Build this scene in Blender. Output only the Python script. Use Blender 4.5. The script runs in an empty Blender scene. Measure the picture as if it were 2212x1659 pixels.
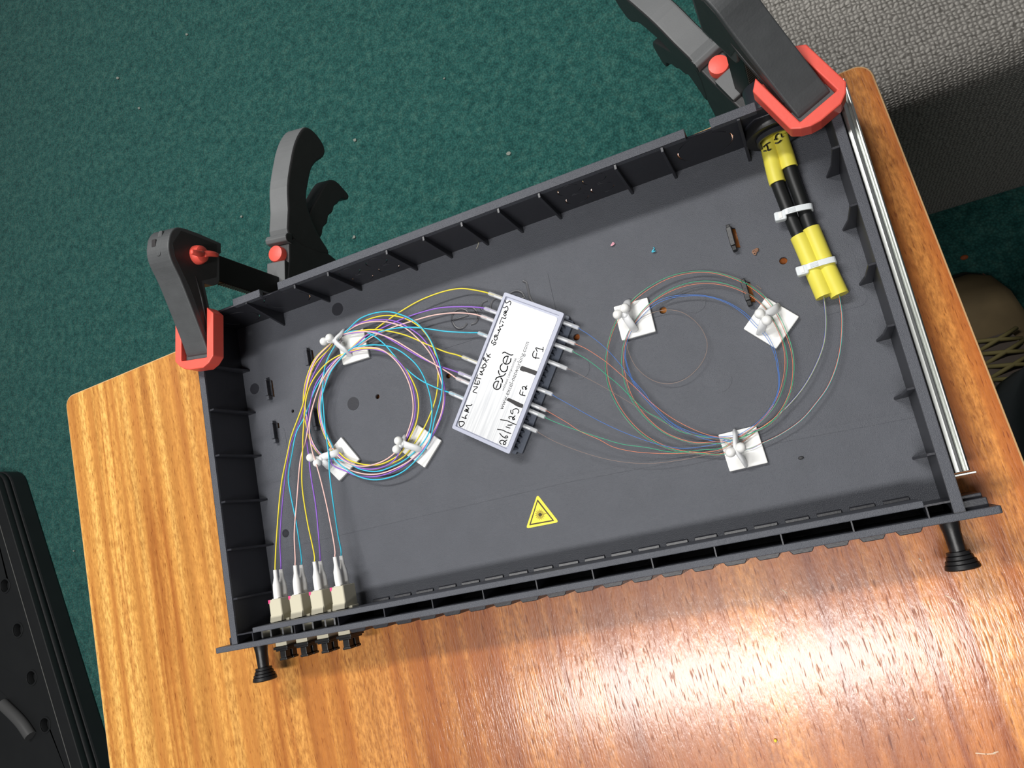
import bpy, bmesh, math, random
from mathutils import Vector, Matrix
random.seed(7)
S = 0.001                                   # all coordinates below are in millimetres
SC = bpy.context.scene
COL = SC.collection

# ------------------------------------------------------------------ camera
CAM = Vector((381.794, 26.745, 457.621))
RX = Vector((0.9022959844, -0.1971425623, -0.3834015736))
RY = Vector((-0.2572389009, -0.9598548175, -0.1118341500))   # image down
RZ = Vector((-0.3459625766, 0.1995333039, -0.9167858835))    # view direction
FPX = 1693.874
cd = bpy.data.cameras.new('camera'); cam = bpy.data.objects.new('camera', cd); COL.objects.link(cam)
cd.sensor_width = 36.0; cd.lens = FPX / 2212.0 * 36.0; cd.clip_start = 0.01; cd.clip_end = 30
m = Matrix.Identity(4)
for i in range(3):
    m[i][0] = RX[i]; m[i][1] = -RY[i]; m[i][2] = -RZ[i]; m[i][3] = CAM[i] * S
cam.matrix_world = m
SC.camera = cam

# ------------------------------------------------------------------ world, ceiling lamps, exposure
SC.view_settings.view_transform = 'Standard'; SC.view_settings.look = 'None'
SC.view_settings.gamma = 1.0; SC.view_settings.use_curve_mapping = False
SC.view_settings.exposure = 0.0
w = bpy.data.worlds.new('room_light'); SC.world = w; w.use_nodes = True
w.node_tree.nodes['Background'].inputs[0].default_value = (0.92, 0.96, 1.0, 1)
w.node_tree.nodes['Background'].inputs[1].default_value = 0.09
def tube_light(name, x, y, z, power, lx, ly, col=(1.0, 0.985, 0.96)):
    d = bpy.data.lights.new(name, 'AREA'); d.shape = 'RECTANGLE'; d.size = lx * S; d.size_y = ly * S
    d.energy = power; d.color = col
    o = bpy.data.objects.new(name, d); COL.objects.link(o); o.location = (x * S, y * S, z * S)
    return o
tube_light('ceiling_tube_light', 60, -370, 1560, 22.0, 1000, 140)
tube_light('ceiling_tube_light', -300, 985, 1560, 29.0, 1000, 160)

# ------------------------------------------------------------------ helpers
def at(px, py, z):                           # the point at height z that the camera sees at a pixel
    d = RX * ((px - 1106.0) / FPX) + RY * ((py - 829.5) / FPX) + RZ
    return CAM + d * ((z - CAM.z) / d.z)

ORG = {}
def thing(name, label, cat, loc=(0, 0, 0), rotz=0.0, group=None, local=False):
    o = bpy.data.objects.new(name, None); COL.objects.link(o)
    o.location = Vector(loc) * S; o.rotation_euler = (0, 0, rotz)
    o.empty_display_size = 0.01
    o['label'] = label; o['category'] = cat
    if group: o['group'] = group
    ORG[o.name] = Vector((0, 0, 0)) if local else Vector(loc)
    return o
def obj(name, bm, mat, parent=None, smooth=False, bevel=0.0, label=None, segs=2, angle=35):
    org = ORG.get(parent.name, Vector((0, 0, 0))) if parent else Vector((0, 0, 0))
    if isinstance(bm, bpy.types.Mesh):
        me = bm
        for v in me.vertices: v.co = (v.co - org) * S
    else:
        bmesh.ops.recalc_face_normals(bm, faces=bm.faces)
        for v in bm.verts: v.co = (v.co - org) * S
        me = bpy.data.meshes.new(name); bm.to_mesh(me); bm.free()
    me.name = name
    mats = mat if isinstance(mat, (list, tuple)) else [mat]
    for mm in mats: me.materials.append(mm)
    if smooth:
        for p in me.polygons: p.use_smooth = True
    o = bpy.data.objects.new(name, me); COL.objects.link(o)
    if smooth and smooth != 'all':
        try: me.set_sharp_from_angle(angle=math.radians(angle))
        except Exception: pass
    if parent: o.parent = parent; ORG[o.name] = org
    if bevel:
        b = o.modifiers.new('bevel', 'BEVEL'); b.width = bevel * S; b.segments = segs
        b.limit_method = 'ANGLE'; b.angle_limit = math.radians(40)
    if label: o['label'] = label
    return o
def tag(o, label, cat, group=None, kind=None):
    o['label'] = label; o['category'] = cat
    if group: o['group'] = group
    if kind: o['kind'] = kind
    return o
def copy_tree(o, parent=None):
    c = o.copy(); COL.objects.link(c)
    if parent: c.parent = parent
    for ch in [q for q in bpy.data.objects if q.parent == o]: copy_tree(ch, c)
    return c

def box(bm, x0, x1, y0, y1, z0, z1, M=None):
    vs = [Vector((x, y, z)) for z in (z0, z1) for y in (y0, y1) for x in (x0, x1)]
    if M: vs = [M @ v for v in vs]
    v = [bm.verts.new(p) for p in vs]
    for f in ((0, 1, 3, 2), (4, 6, 7, 5), (0, 4, 5, 1), (2, 3, 7, 6), (0, 2, 6, 4), (1, 5, 7, 3)):
        bm.faces.new([v[i] for i in f])
    return bm
def B(*a, **k): return box(bmesh.new(), *a, **k)
def prism(bm, poly, t0, t1, f):              # poly in 2-D, f(a, b, t) -> 3-D
    lo = [bm.verts.new(f(a, b, t0)) for a, b in poly]; hi = [bm.verts.new(f(a, b, t1)) for a, b in poly]
    n = len(poly)
    bm.faces.new(lo[::-1]); bm.faces.new(hi)
    for i in range(n): bm.faces.new((lo[i], lo[(i + 1) % n], hi[(i + 1) % n], hi[i]))
    return bm
def spline(pts, n=8, closed=False):          # Catmull-Rom, centripetal-free
    P = [Vector(p) for p in pts]; out = []; N = len(P)
    for i in range(N if closed else N - 1):
        p0 = P[(i - 1) % N] if closed or i > 0 else P[0] * 2 - P[1]
        p1 = P[i]; p2 = P[(i + 1) % N]
        p3 = P[(i + 2) % N] if closed or i + 2 < N else P[-1] * 2 - P[-2]
        d01 = max((p1 - p0).length, 1e-6) ** .5; d12 = max((p2 - p1).length, 1e-6) ** .5; d23 = max((p3 - p2).length, 1e-6) ** .5
        m1 = (p2 - p1) + d12 * ((p1 - p0) / d01 - (p2 - p0) / (d01 + d12))
        m2 = (p2 - p1) + d12 * ((p3 - p2) / d23 - (p3 - p1) / (d12 + d23))
        for k in range(n):
            t = k / n; t2 = t * t; t3 = t2 * t
            out.append(p1 * (2 * t3 - 3 * t2 + 1) + m1 * (t3 - 2 * t2 + t) + p2 * (-2 * t3 + 3 * t2) + m2 * (t3 - t2))
    if not closed: out.append(P[-1])
    return out
def tube(bm, pts, r, n=8, caps=True, flat=None):   # r: number or list; flat: squash factor of the second axis
    P = [Vector(p) for p in pts]; N = len(P)
    if N < 2: return bm
    T = [(P[min(i + 1, N - 1)] - P[max(i - 1, 0)]).normalized() for i in range(N)]
    ref = Vector((0, 0, 1)) if abs(T[0].z) < .9 else Vector((1, 0, 0))
    a = (ref - T[0] * ref.dot(T[0])).normalized(); rings = []
    for i in range(N):
        a = (a - T[i] * a.dot(T[i]))
        a = a.normalized() if a.length > 1e-6 else T[i].orthogonal().normalized()
        b = T[i].cross(a); rr = r[i] if isinstance(r, (list, tuple)) else r
        fl = flat or 1.0
        rings.append([bm.verts.new(P[i] + a * (math.cos(2 * math.pi * k / n) * rr * fl) + b * (math.sin(2 * math.pi * k / n) * rr)) for k in range(n)])
    for i in range(N - 1):
        for k in range(n):
            bm.faces.new((rings[i][k], rings[i][(k + 1) % n], rings[i + 1][(k + 1) % n], rings[i + 1][k]))
    if caps: bm.faces.new(rings[0][::-1]); bm.faces.new(rings[-1])
    return bm
def T(pts, r, n=8, **k): return tube(bmesh.new(), pts, r, n, **k)
def ball(bm, c, r, u=16, v=10, sc=(1, 1, 1)):
    M = Matrix.Translation(Vector(c)) @ Matrix.Diagonal((sc[0], sc[1], sc[2], 1))
    bmesh.ops.create_uvsphere(bm, u_segments=u, v_segments=v, radius=r, matrix=M); return bm
def arcpts(cx, cy, r, a0, a1, n):
    return [(cx + r * math.cos(math.radians(a0 + (a1 - a0) * i / n)), cy + r * math.sin(math.radians(a0 + (a1 - a0) * i / n))) for i in range(n + 1)]
def rrect(x0, x1, y0, y1, r, n=5):
    return arcpts(x1 - r, y1 - r, r, 0, 90, n) + arcpts(x0 + r, y1 - r, r, 90, 180, n) + arcpts(x0 + r, y0 + r, r, 180, 270, n) + arcpts(x1 - r, y0 + r, r, 270, 360, n)
def plate(outer, holes, t, f):               # flat plate with holes; thickness t from 0 to t; f(a, b, t) -> 3-D
    cu = bpy.data.curves.new('tmp', 'CURVE'); cu.dimensions = '2D'; cu.fill_mode = 'BOTH'; cu.extrude = t / 2
    for ring in [outer] + holes:
        sp = cu.splines.new('POLY'); sp.points.add(len(ring) - 1); sp.use_cyclic_u = True
        for i, (a, b) in enumerate(ring): sp.points[i].co = (a, b, 0, 1)
    ob = bpy.data.objects.new('tmp', cu); COL.objects.link(ob)
    bpy.context.view_layer.update()
    me = bpy.data.meshes.new_from_object(ob); bpy.data.objects.remove(ob); bpy.data.curves.remove(cu)
    bm = bmesh.new(); bm.from_mesh(me); bpy.data.meshes.remove(me)
    bmesh.ops.remove_doubles(bm, verts=bm.verts, dist=1e-4)
    for v in bm.verts: v.co = Vector(f(v.co.x, v.co.y, v.co.z + t / 2))
    return bm
XY = lambda z0: (lambda a, b, t: Vector((a, b, z0 + t)))
def arc_slot(cx, cy, r, wd, a0, a1, n=10):
    return arcpts(cx, cy, r + wd / 2, a0, a1, n) + arcpts(cx, cy, r - wd / 2, a1, a0, n)
def text_mesh(s):
    cu = bpy.data.curves.new('tmp', 'FONT'); cu.body = s; cu.size = 10
    ob = bpy.data.objects.new('tmp', cu); COL.objects.link(ob); bpy.context.view_layer.update()
    me = bpy.data.meshes.new_from_object(ob); bpy.data.objects.remove(ob); bpy.data.curves.remove(cu)
    bm = bmesh.new(); bm.from_mesh(me); bpy.data.meshes.remove(me); return bm
def ribbon(bm, pts, wd, up=Vector((0, 0, 1)), n=8):  # flat pen stroke
    P = [Vector(p) for p in pts]; h = wd / 2
    for i in range(len(P) - 1):
        d = (P[i + 1] - P[i])
        if d.length < 1e-5: continue
        s = up.cross(d).normalized() * h
        bm.faces.new([bm.verts.new(q) for q in (P[i] + s, P[i] - s, P[i + 1] - s, P[i + 1] + s)])
    for p in P:
        x = up.orthogonal().normalized(); y = up.cross(x)
        bm.faces.new([bm.verts.new(p + x * (h * math.cos(2 * math.pi * k / n)) + y * (h * math.sin(2 * math.pi * k / n))) for k in range(n)])
    return bm

# ------------------------------------------------------------------ materials
def mat(name, col, rough=0.5, metal=0.0, bump=0.0, bscale=800.0, var=0.0, vscale=40.0, spec=0.5, coat=0.0, trans=0.0, ior=1.45, sss=0.0):
    mt = bpy.data.materials.new(name); mt.use_nodes = True; nt = mt.node_tree; p = nt.nodes['Principled BSDF']
    p.inputs['Base Color'].default_value = (*col, 1); p.inputs['Roughness'].default_value = rough
    p.inputs['Metallic'].default_value = metal; p.inputs['Specular IOR Level'].default_value = spec
    p.inputs['Coat Weight'].default_value = coat; p.inputs['Coat Roughness'].default_value = 0.15
    p.inputs['Transmission Weight'].default_value = trans; p.inputs['IOR'].default_value = ior
    if sss:
        p.inputs['Subsurface Weight'].default_value = sss; p.inputs['Subsurface Radius'].default_value = (0.002, 0.002, 0.002)
    tc = nt.nodes.new('ShaderNodeTexCoord')
    if var:
        n = nt.nodes.new('ShaderNodeTexNoise'); n.inputs['Scale'].default_value = vscale; n.inputs['Detail'].default_value = 4
        nt.links.new(tc.outputs['Object'], n.inputs['Vector'])
        mx = nt.nodes.new('ShaderNodeMix'); mx.data_type = 'RGBA'
        mx.inputs[6].default_value = (*[c * (1 - var) for c in col], 1); mx.inputs[7].default_value = (*[min(1, c * (1 + var)) for c in col], 1)
        nt.links.new(n.outputs['Fac'], mx.inputs[0]); nt.links.new(mx.outputs[2], p.inputs['Base Color'])
    if bump:
        n = nt.nodes.new('ShaderNodeTexNoise'); n.inputs['Scale'].default_value = bscale; n.inputs['Detail'].default_value = 3
        nt.links.new(tc.outputs['Object'], n.inputs['Vector'])
        b = nt.nodes.new('ShaderNodeBump'); b.inputs['Strength'].default_value = bump; b.inputs['Distance'].default_value = 0.0004
        nt.links.new(n.outputs['Fac'], b.inputs['Height']); nt.links.new(b.outputs['Normal'], p.inputs['Normal'])
    return mt
M = {}
M['tray'] = mat('grained_black_plastic', (0.080, 0.085, 0.101), 0.42, bump=0.85, bscale=2200, var=0.12, vscale=60)
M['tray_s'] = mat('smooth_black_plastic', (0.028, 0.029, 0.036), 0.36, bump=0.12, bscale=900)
M['black'] = mat('black_plastic', (0.012, 0.012, 0.013), 0.38, bump=0.15, bscale=600)
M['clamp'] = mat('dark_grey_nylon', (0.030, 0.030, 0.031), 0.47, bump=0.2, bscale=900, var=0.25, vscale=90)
M['clampflat'] = mat('worn_grey_nylon', (0.070, 0.074, 0.077), 0.5, bump=0.2, bscale=900, var=0.2, vscale=120)
M['grip'] = mat('lit_grey_nylon', (0.15, 0.155, 0.158), 0.55, bump=0.15, bscale=900, var=0.1, vscale=60)  # bright reflection on the grip spine put into the colour
M['bar'] = mat('blackened_steel', (0.010, 0.010, 0.011), 0.45, metal=0.3, bump=0.1)
M['barridge'] = mat('ridged_steel', (0.10, 0.10, 0.09), 0.35, metal=0.6)
M['red'] = mat('red_rubber_plastic', (0.93, 0.12, 0.085), 0.40, bump=0.12, bscale=500, var=0.08, vscale=80, sss=0.1)
M['white'] = mat('white_nylon', (0.86, 0.86, 0.84), 0.4, bump=0.05, sss=0.15)
M['milky'] = mat('milky_nylon', (0.76, 0.77, 0.78), 0.35)
M['boot'] = mat('white_boot_plastic', (0.84, 0.83, 0.81), 0.45, sss=0.1)
M['beige'] = mat('beige_adapter_plastic', (0.60, 0.56, 0.43), 0.45, var=0.05)
M['pinkclip'] = mat('magenta_plastic', (0.80, 0.08, 0.25), 0.4)
M['chrome'] = mat('zinc_plated_steel', (0.80, 0.82, 0.79), 0.33, metal=1.0, bump=0.03, bscale=60, var=0.08, vscale=50)
M['steel'] = mat('bright_steel', (0.75, 0.75, 0.75), 0.25, metal=1.0)
M['lid'] = mat('pale_grey_plastic', (0.44, 0.46, 0.56), 0.4, bump=0.04)
M['cass'] = mat('slate_plastic', (0.10, 0.115, 0.15), 0.35, bump=0.1)
M['ink'] = mat('black_marker_ink', (0.012, 0.010, 0.012), 0.45)
M['print'] = mat('grey_black_print', (0.03, 0.03, 0.032), 0.5)
M['yellowst'] = mat('yellow_sticker_vinyl', (0.90, 0.74, 0.07), 0.35)
M['stickink'] = mat('dark_sticker_print', (0.055, 0.04, 0.008), 0.4)
M['tape'] = mat('yellow_tape', (0.78, 0.69, 0.09), 0.4, bump=0.15, bscale=90, var=0.12, vscale=60)
M['jacket'] = mat('black_cable_jacket', (0.011, 0.012, 0.012), 0.42, bump=0.12, bscale=200)
M['tie'] = mat('translucent_nylon', (0.74, 0.78, 0.80), 0.35)
M['sleeve'] = mat('clear_heatshrink', (0.92, 0.94, 0.97), 0.12)
M['sleeve'].node_tree.nodes['Principled BSDF'].inputs['Alpha'].default_value = 0.38
M['rod'] = mat('white_steel_rod', (0.85, 0.86, 0.88), 0.3, metal=0.35)
M['ghost'] = mat('pale_crumb', (0.30, 0.33, 0.29), 0.8)
CABLE = {'yellow': mat('yellow_jacket', (0.85, 0.68, 0.04), 0.38), 'purple': mat('purple_jacket', (0.30, 0.13, 0.62), 0.38),
         'pink': mat('pink_jacket', (0.88, 0.55, 0.50), 0.38), 'blue': mat('aqua_blue_jacket', (0.05, 0.53, 0.72), 0.38)}
FIB = {'blue': mat('blue_fibre', (0.06, 0.20, 0.62), 0.25), 'orange': mat('orange_fibre', (0.80, 0.24, 0.12), 0.25),
       'green': mat('green_fibre', (0.03, 0.48, 0.24), 0.25), 'brown': mat('brown_fibre', (0.30, 0.21, 0.17), 0.25)}

def wood():
    mt = bpy.data.materials.new('varnished_ribbon_wood'); mt.use_nodes = True; nt = mt.node_tree; p = nt.nodes['Principled BSDF']
    L = nt.links.new; N = nt.nodes.new
    tc = N('ShaderNodeTexCoord')
    def mapped(sx, sy, sz):
        mp = N('ShaderNodeMapping'); mp.inputs['Scale'].default_value = (sx, sy, sz); L(tc.outputs['Object'], mp.inputs['Vector']); return mp
    def noise(mp, scale, detail=4, rough=.55, dist=0.0):
        n = N('ShaderNodeTexNoise'); n.inputs['Scale'].default_value = scale; n.inputs['Detail'].default_value = detail
        n.inputs['Roughness'].default_value = rough; n.inputs['Distortion'].default_value = dist; L(mp.outputs[0], n.inputs['Vector']); return n
    def ramp(src, stops):
        r = N('ShaderNodeValToRGB'); e = r.color_ramp.elements
        while len(e) > 1: e.remove(e[-1])
        e[0].position, e[0].color = stops[0][0], (*stops[0][1], 1)
        for pos, c in stops[1:]:
            q = e.new(pos); q.color = (*c, 1)
        L(src, r.inputs[0]); return r
    def mix(mode, fac, a, b):
        x = N('ShaderNodeMix'); x.data_type = 'RGBA'; x.blend_type = mode
        if isinstance(fac, float): x.inputs[0].default_value = fac
        else: L(fac, x.inputs[0])
        for s, q in ((6, a), (7, b)):
            if isinstance(q, tuple): x.inputs[s].default_value = (*q, 1)
            else: L(q, x.inputs[s])
        return x.outputs[2]
    broad = noise(mapped(1, .012, 1), 88, 2, .45, .25)         # wide ribbons along the grain
    base = ramp(broad.outputs['Fac'], [(.34, (.45, .168, .034)), (.46, (.535, .228, .047)), (.54, (.60, .28, .061)), (.62, (.68, .355, .088))])
    fine = noise(mapped(1, .06, 1), 75, 5, .6, .3)
    fr = ramp(fine.outputs['Fac'], [(.3, (.72, .66, .6)), (.5, (1, 1, 1)), (.7, (1.15, 1.16, 1.16))])
    c = mix('MULTIPLY', 0.75, base.outputs[0], fr.outputs[0])
    fleck = noise(mapped(1, .30, 1), 520, 4, .65, .1)        # short pale flecks across the ribbons
    fl = ramp(fleck.outputs['Fac'], [(.36, (.72, .64, .56)), (.5, (1, 1, 1)), (.64, (1.28, 1.34, 1.4))])
    rib = ramp(broad.outputs['Fac'], [(.42, (.25, .25, .25)), (.60, (1, 1, 1))])
    c = mix('MULTIPLY', rib.outputs[0], c, fl.outputs[0])
    pore = noise(mapped(1, .11, 1), 950, 2, .5, .05)         # open pores
    pr = ramp(pore.outputs['Fac'], [(.62, (1, 1, 1)), (.68, (.50, .37, .30))])
    c = mix('MULTIPLY', 0.8, c, pr.outputs[0])
    streak = noise(mapped(1, .05, 1), 38, 3, .5, .5)        # a few thin dark heartwood streaks
    sr = ramp(streak.outputs['Fac'], [(.60, (1, 1, 1)), (.66, (.66, .50, .42)), (.70, (1, 1, 1))])
    c = mix('MULTIPLY', 0.8, c, sr.outputs[0])
    sep = N('ShaderNodeSeparateXYZ'); L(tc.outputs['Object'], sep.inputs[0])   # tint along x: yellow at the left, redder to the right
    lf = N('ShaderNodeMath'); lf.operation = 'MULTIPLY_ADD'; lf.inputs[1].default_value = 1 / .64; L(sep.outputs[0], lf.inputs[0])
    wv = N('ShaderNodeMath'); wv.operation = 'MULTIPLY_ADD'; wv.inputs[1].default_value = .2; wv.inputs[2].default_value = -.1
    L(broad.outputs['Fac'], wv.inputs[0]); L(wv.outputs[0], lf.inputs[2])
    xtint = ramp(lf.outputs[0], [(.16, (1.06, 1.08, 1.12)), (.34, (.88, .74, .68)), (.52, (.66, .46, .44)), (.72, (.78, .54, .48)), (.92, (1.0, .72, .58))])
    c = mix('MULTIPLY', 1.0, c, xtint.outputs[0])
    L(c, p.inputs['Base Color'])
    p.inputs['Roughness'].default_value = .38; p.inputs['Specular IOR Level'].default_value = .38
    cw = ramp(pore.outputs['Fac'], [(.58, (.55, .55, .55)), (.65, (.03, .03, .03))]); L(cw.outputs[0], p.inputs['Coat Weight']); p.inputs['Coat Roughness'].default_value = .14
    mh = N('ShaderNodeMath'); mh.operation = 'ADD'; L(fleck.outputs['Fac'], mh.inputs[0])
    inv = N('ShaderNodeMath'); inv.operation = 'MULTIPLY'; inv.inputs[1].default_value = -1.2; L(pore.outputs['Fac'], inv.inputs[0]); L(inv.outputs[0], mh.inputs[1])
    b = N('ShaderNodeBump'); b.inputs['Strength'].default_value = .4; b.inputs['Distance'].default_value = .0002
    L(mh.outputs[0], b.inputs['Height']); L(b.outputs['Normal'], p.inputs['Normal']); L(b.outputs['Normal'], p.inputs['Coat Normal'])
    return mt
M['wood'] = wood(); M['woodedge'] = mat('wood_edge_highlight', (.70, .42, .20), .45, var=.15, vscale=80)  # pale tone paints the lit highlight along the table edge

def fuzzy(name, cols, s1, s2, bump, dist, weave=False):
    mt = bpy.data.materials.new(name); mt.use_nodes = True; nt = mt.node_tree; p = nt.nodes['Principled BSDF']
    L = nt.links.new; N = nt.nodes.new
    tc = N('ShaderNodeTexCoord')
    a = N('ShaderNodeTexNoise'); a.inputs['Scale'].default_value = s1; a.inputs['Detail'].default_value = 6; a.inputs['Roughness'].default_value = .7
    L(tc.outputs['Object'], a.inputs['Vector'])
    r = N('ShaderNodeValToRGB'); e = r.color_ramp.elements
    e[0].position, e[0].color = .3, (*cols[0], 1); e[1].position, e[1].color = .72, (*cols[2], 1)
    q = e.new(.5); q.color = (*cols[1], 1)
    L(a.outputs['Fac'], r.inputs[0])
    v = N('ShaderNodeTexVoronoi'); v.inputs['Scale'].default_value = s2
    mp = N('ShaderNodeMapping'); mp.inputs['Scale'].default_value = (1, 1.5, 1) if weave else (1, 1, 1)
    L(tc.outputs['Object'], mp.inputs['Vector']); L(mp.outputs[0], v.inputs['Vector'])
    rr = N('ShaderNodeValToRGB'); rr.color_ramp.elements[0].color = (1.15, 1.15, 1.15, 1); rr.color_ramp.elements[1].color = (.45, .45, .45, 1)
    rr.color_ramp.elements[1].position = .8
    L(v.outputs['Distance'], rr.inputs[0])
    mx = N('ShaderNodeMix'); mx.data_type = 'RGBA'; mx.blend_type = 'MULTIPLY'; mx.inputs[0].default_value = .8
    L(r.outputs[0], mx.inputs[6]); L(rr.outputs[0], mx.inputs[7]); L(mx.outputs[2], p.inputs['Base Color'])
    p.inputs['Roughness'].default_value = .95; p.inputs['Specular IOR Level'].default_value = .15
    p.inputs['Sheen Weight'].default_value = .15
    b = N('ShaderNodeBump'); b.inputs['Strength'].default_value = bump; b.inputs['Distance'].default_value = dist; b.invert = True
    L(v.outputs['Distance'], b.inputs['Height']); L(b.outputs['Normal'], p.inputs['Normal'])
    return mt
M['carpet'] = fuzzy('green_cord_carpet', ((.014, .095, .088), (.036, .165, .146), (.085, .24, .20)), 70, 300, .6, .004)
def woven():
    mt = bpy.data.materials.new('grey_woven_upholstery'); mt.use_nodes = True; nt = mt.node_tree; p = nt.nodes['Principled BSDF']
    L = nt.links.new; N = nt.nodes.new
    tc = N('ShaderNodeTexCoord'); sp = N('ShaderNodeSeparateXYZ'); L(tc.outputs['Object'], sp.inputs[0])
    ad = N('ShaderNodeMath'); ad.operation = 'ADD'; L(sp.outputs[1], ad.inputs[0]); L(sp.outputs[2], ad.inputs[1])
    cb = N('ShaderNodeCombineXYZ'); L(sp.outputs[0], cb.inputs[0]); L(ad.outputs[0], cb.inputs[1])
    ws = []
    for ax in ('X', 'Y'):
        wv = N('ShaderNodeTexWave'); wv.wave_type = 'BANDS'; wv.bands_direction = ax; wv.inputs['Scale'].default_value = 78
        wv.inputs['Distortion'].default_value = 5.0; wv.inputs['Detail'].default_value = 2; wv.inputs['Detail Scale'].default_value = 1.6
        L(cb.outputs[0], wv.inputs['Vector']); ws.append(wv)
    mu = N('ShaderNodeMath'); mu.operation = 'MULTIPLY'; L(ws[0].outputs['Fac'], mu.inputs[0]); L(ws[1].outputs['Fac'], mu.inputs[1])
    n = N('ShaderNodeTexNoise'); n.inputs['Scale'].default_value = 240; n.inputs['Detail'].default_value = 4; L(cb.outputs[0], n.inputs['Vector'])
    a2 = N('ShaderNodeMath'); a2.operation = 'ADD'; L(mu.outputs[0], a2.inputs[0]); L(n.outputs['Fac'], a2.inputs[1])
    r = N('ShaderNodeValToRGB'); e = r.color_ramp.elements
    e[0].position, e[0].color = .38, (.12, .112, .10, 1); e[1].position, e[1].color = 1.0, (.43, .41, .375, 1)
    q = e.new(.62); q.color = (.23, .218, .20, 1)
    L(a2.outputs[0], r.inputs[0]); L(r.outputs[0], p.inputs['Base Color'])
    p.inputs['Roughness'].default_value = .95; p.inputs['Specular IOR Level'].default_value = .1; p.inputs['Sheen Weight'].default_value = .1
    b = N('ShaderNodeBump'); b.inputs['Strength'].default_value = .6; b.inputs['Distance'].default_value = .0012
    L(a2.outputs[0], b.inputs['Height']); L(b.outputs['Normal'], p.inputs['Normal'])
    return mt
M['fabric'] = woven()

# ------------------------------------------------------------------ floor
FZ = -740.0
fl = obj('floor', B(-3200, 2600, -2400, 3600, FZ - 20, FZ), M['carpet']); fl['kind'] = 'structure'; fl['label'] = 'dark green cord carpet'

# ------------------------------------------------------------------ table
TH = 0.0443194511; TB = Vector((-183.763, 220.025, 0)); TW = 640.78; TD = 1150.0
table = thing('table', 'varnished orange-brown wooden table the black tray is clamped to', 'table', TB, TH, local=True)
bm = bmesh.new(); prism(bm, rrect(0, TW, -TD, 0, 9), -25, 0, lambda a, b, t: Vector((a, b, t)))
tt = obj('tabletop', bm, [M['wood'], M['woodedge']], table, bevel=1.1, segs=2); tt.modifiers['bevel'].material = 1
PALE = mat('pale_scratch', (.80, .62, .45), .6); ORG[tt.name] = Vector((0, 0, 0))
for st_ in ([(2108, 1627), (2130, 1629), (2150, 1628)], [(2146, 1626), (2156, 1624)], [(1960, 1553), (1968, 1557), (1975, 1551)], [(1688, 1273), (1700, 1281)], [(2042, 1286), (2056, 1293), (2070, 1305)], [(1985, 1206), (1991, 1213)]):
    obj('scratch', ribbon(bmesh.new(), [Matrix.Rotation(-TH, 4, 'Z') @ (at(px, py, .06) - TB) for px, py in st_], .5), PALE, tt, label='pale scratch in the varnish')
for lx, ly in ((35, -120), (TW - 75, -120), (35, -TD + 60), (TW - 75, -TD + 60)):
    obj('leg', B(lx, lx + 40, ly - 40, ly, FZ, -25), M['wood'], table, bevel=2)
obj('apron', B(60, TW - 60, -150, -130, -85, -25), M['wood'], table)
obj('apron', B(60, TW - 60, -TD + 30, -TD + 50, -85, -25), M['wood'], table)

# ------------------------------------------------------------------ patch tray
tray = thing('patch_tray', 'open black plastic rack tray holding coiled fibres on the wooden table', 'tray', (215, 110, 0))
PT, PS = M['tray'], M['tray_s']
D = 227.5; YB = 222.4
holes = [arcpts(x, y, r, 0, 342, 19) for x, y, r in ((43.8, 150, 1.3), (113.7, 142.4, 1.7), (384.7, 150.6, 2.2), (313.4, 143.1, 2.2), (258.5, 142.5, 2.2), (168.5, 142.2, 1.8))]
CLIPS = ((27.1, 170.9), (27.5, 139.1), (65.1, 183), (63.2, 139.4), (361.4, 172.2), (361.4, 138.9))
for cx, cy in CLIPS: holes.append([(cx + 1.0, cy - 6), (cx + 3.2, cy - 7), (cx + 3.2, cy + 5.4), (cx + 1.0, cy + 6.5)])
obj('floor_panel', plate([(3.5, 1), (426.5, 1), (426.5, YB + 1.5), (3.5, YB + 1.5)], holes, 3.0, XY(2.0)), PT, tray)
# shallow raised field behind the step line, with the same holes left open
hf = [arcpts(x, y, r + .6, 0, 342, 19) for x, y, r in ((43.8, 150, 1.3), (113.7, 142.4, 1.7), (384.7, 150.6, 2.2), (313.4, 143.1, 2.2), (258.5, 142.5, 2.2), (168.5, 142.2, 1.8))]
# side panels: thin wall plus top flange
for sx in (-1, 1):
    X = lambda d: d if sx < 0 else 430 - d
    bm = bmesh.new()
    poly = [(0, 40.5), (0, 44), (5, 44), (5, 0), (3.2, 0), (3.2, 40.5)]
    prism(bm, [(X(a), b) for a, b in poly], 1.5, YB + 1.5, lambda a, b, t: Vector((a, t, b)))
    obj('side_panel', bm, PS, tray)  # same plastic as the rim, darker: wall shade set in the colour
    x0, x1 = sorted((X(-.02), X(5.02)))
    obj('side_rim', B(x0, x1, 1.6, YB + 1.4, 42.4, 44.06), PT, tray, bevel=.4)
    for k in range(6):
        y = 29.8 + 31.84 * k
        bm = bmesh.new()
        prism(bm, [(X(4.9), 43.3), (X(8.6), 43.3), (X(9.4), 20), (X(12.0), 5), (X(4.9), 5)], y - .7, y + .7, lambda a, b, t: Vector((a, t, b)))
        obj('stiffening_rib', bm, PS, tray, bevel=.2, segs=1)
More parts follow.
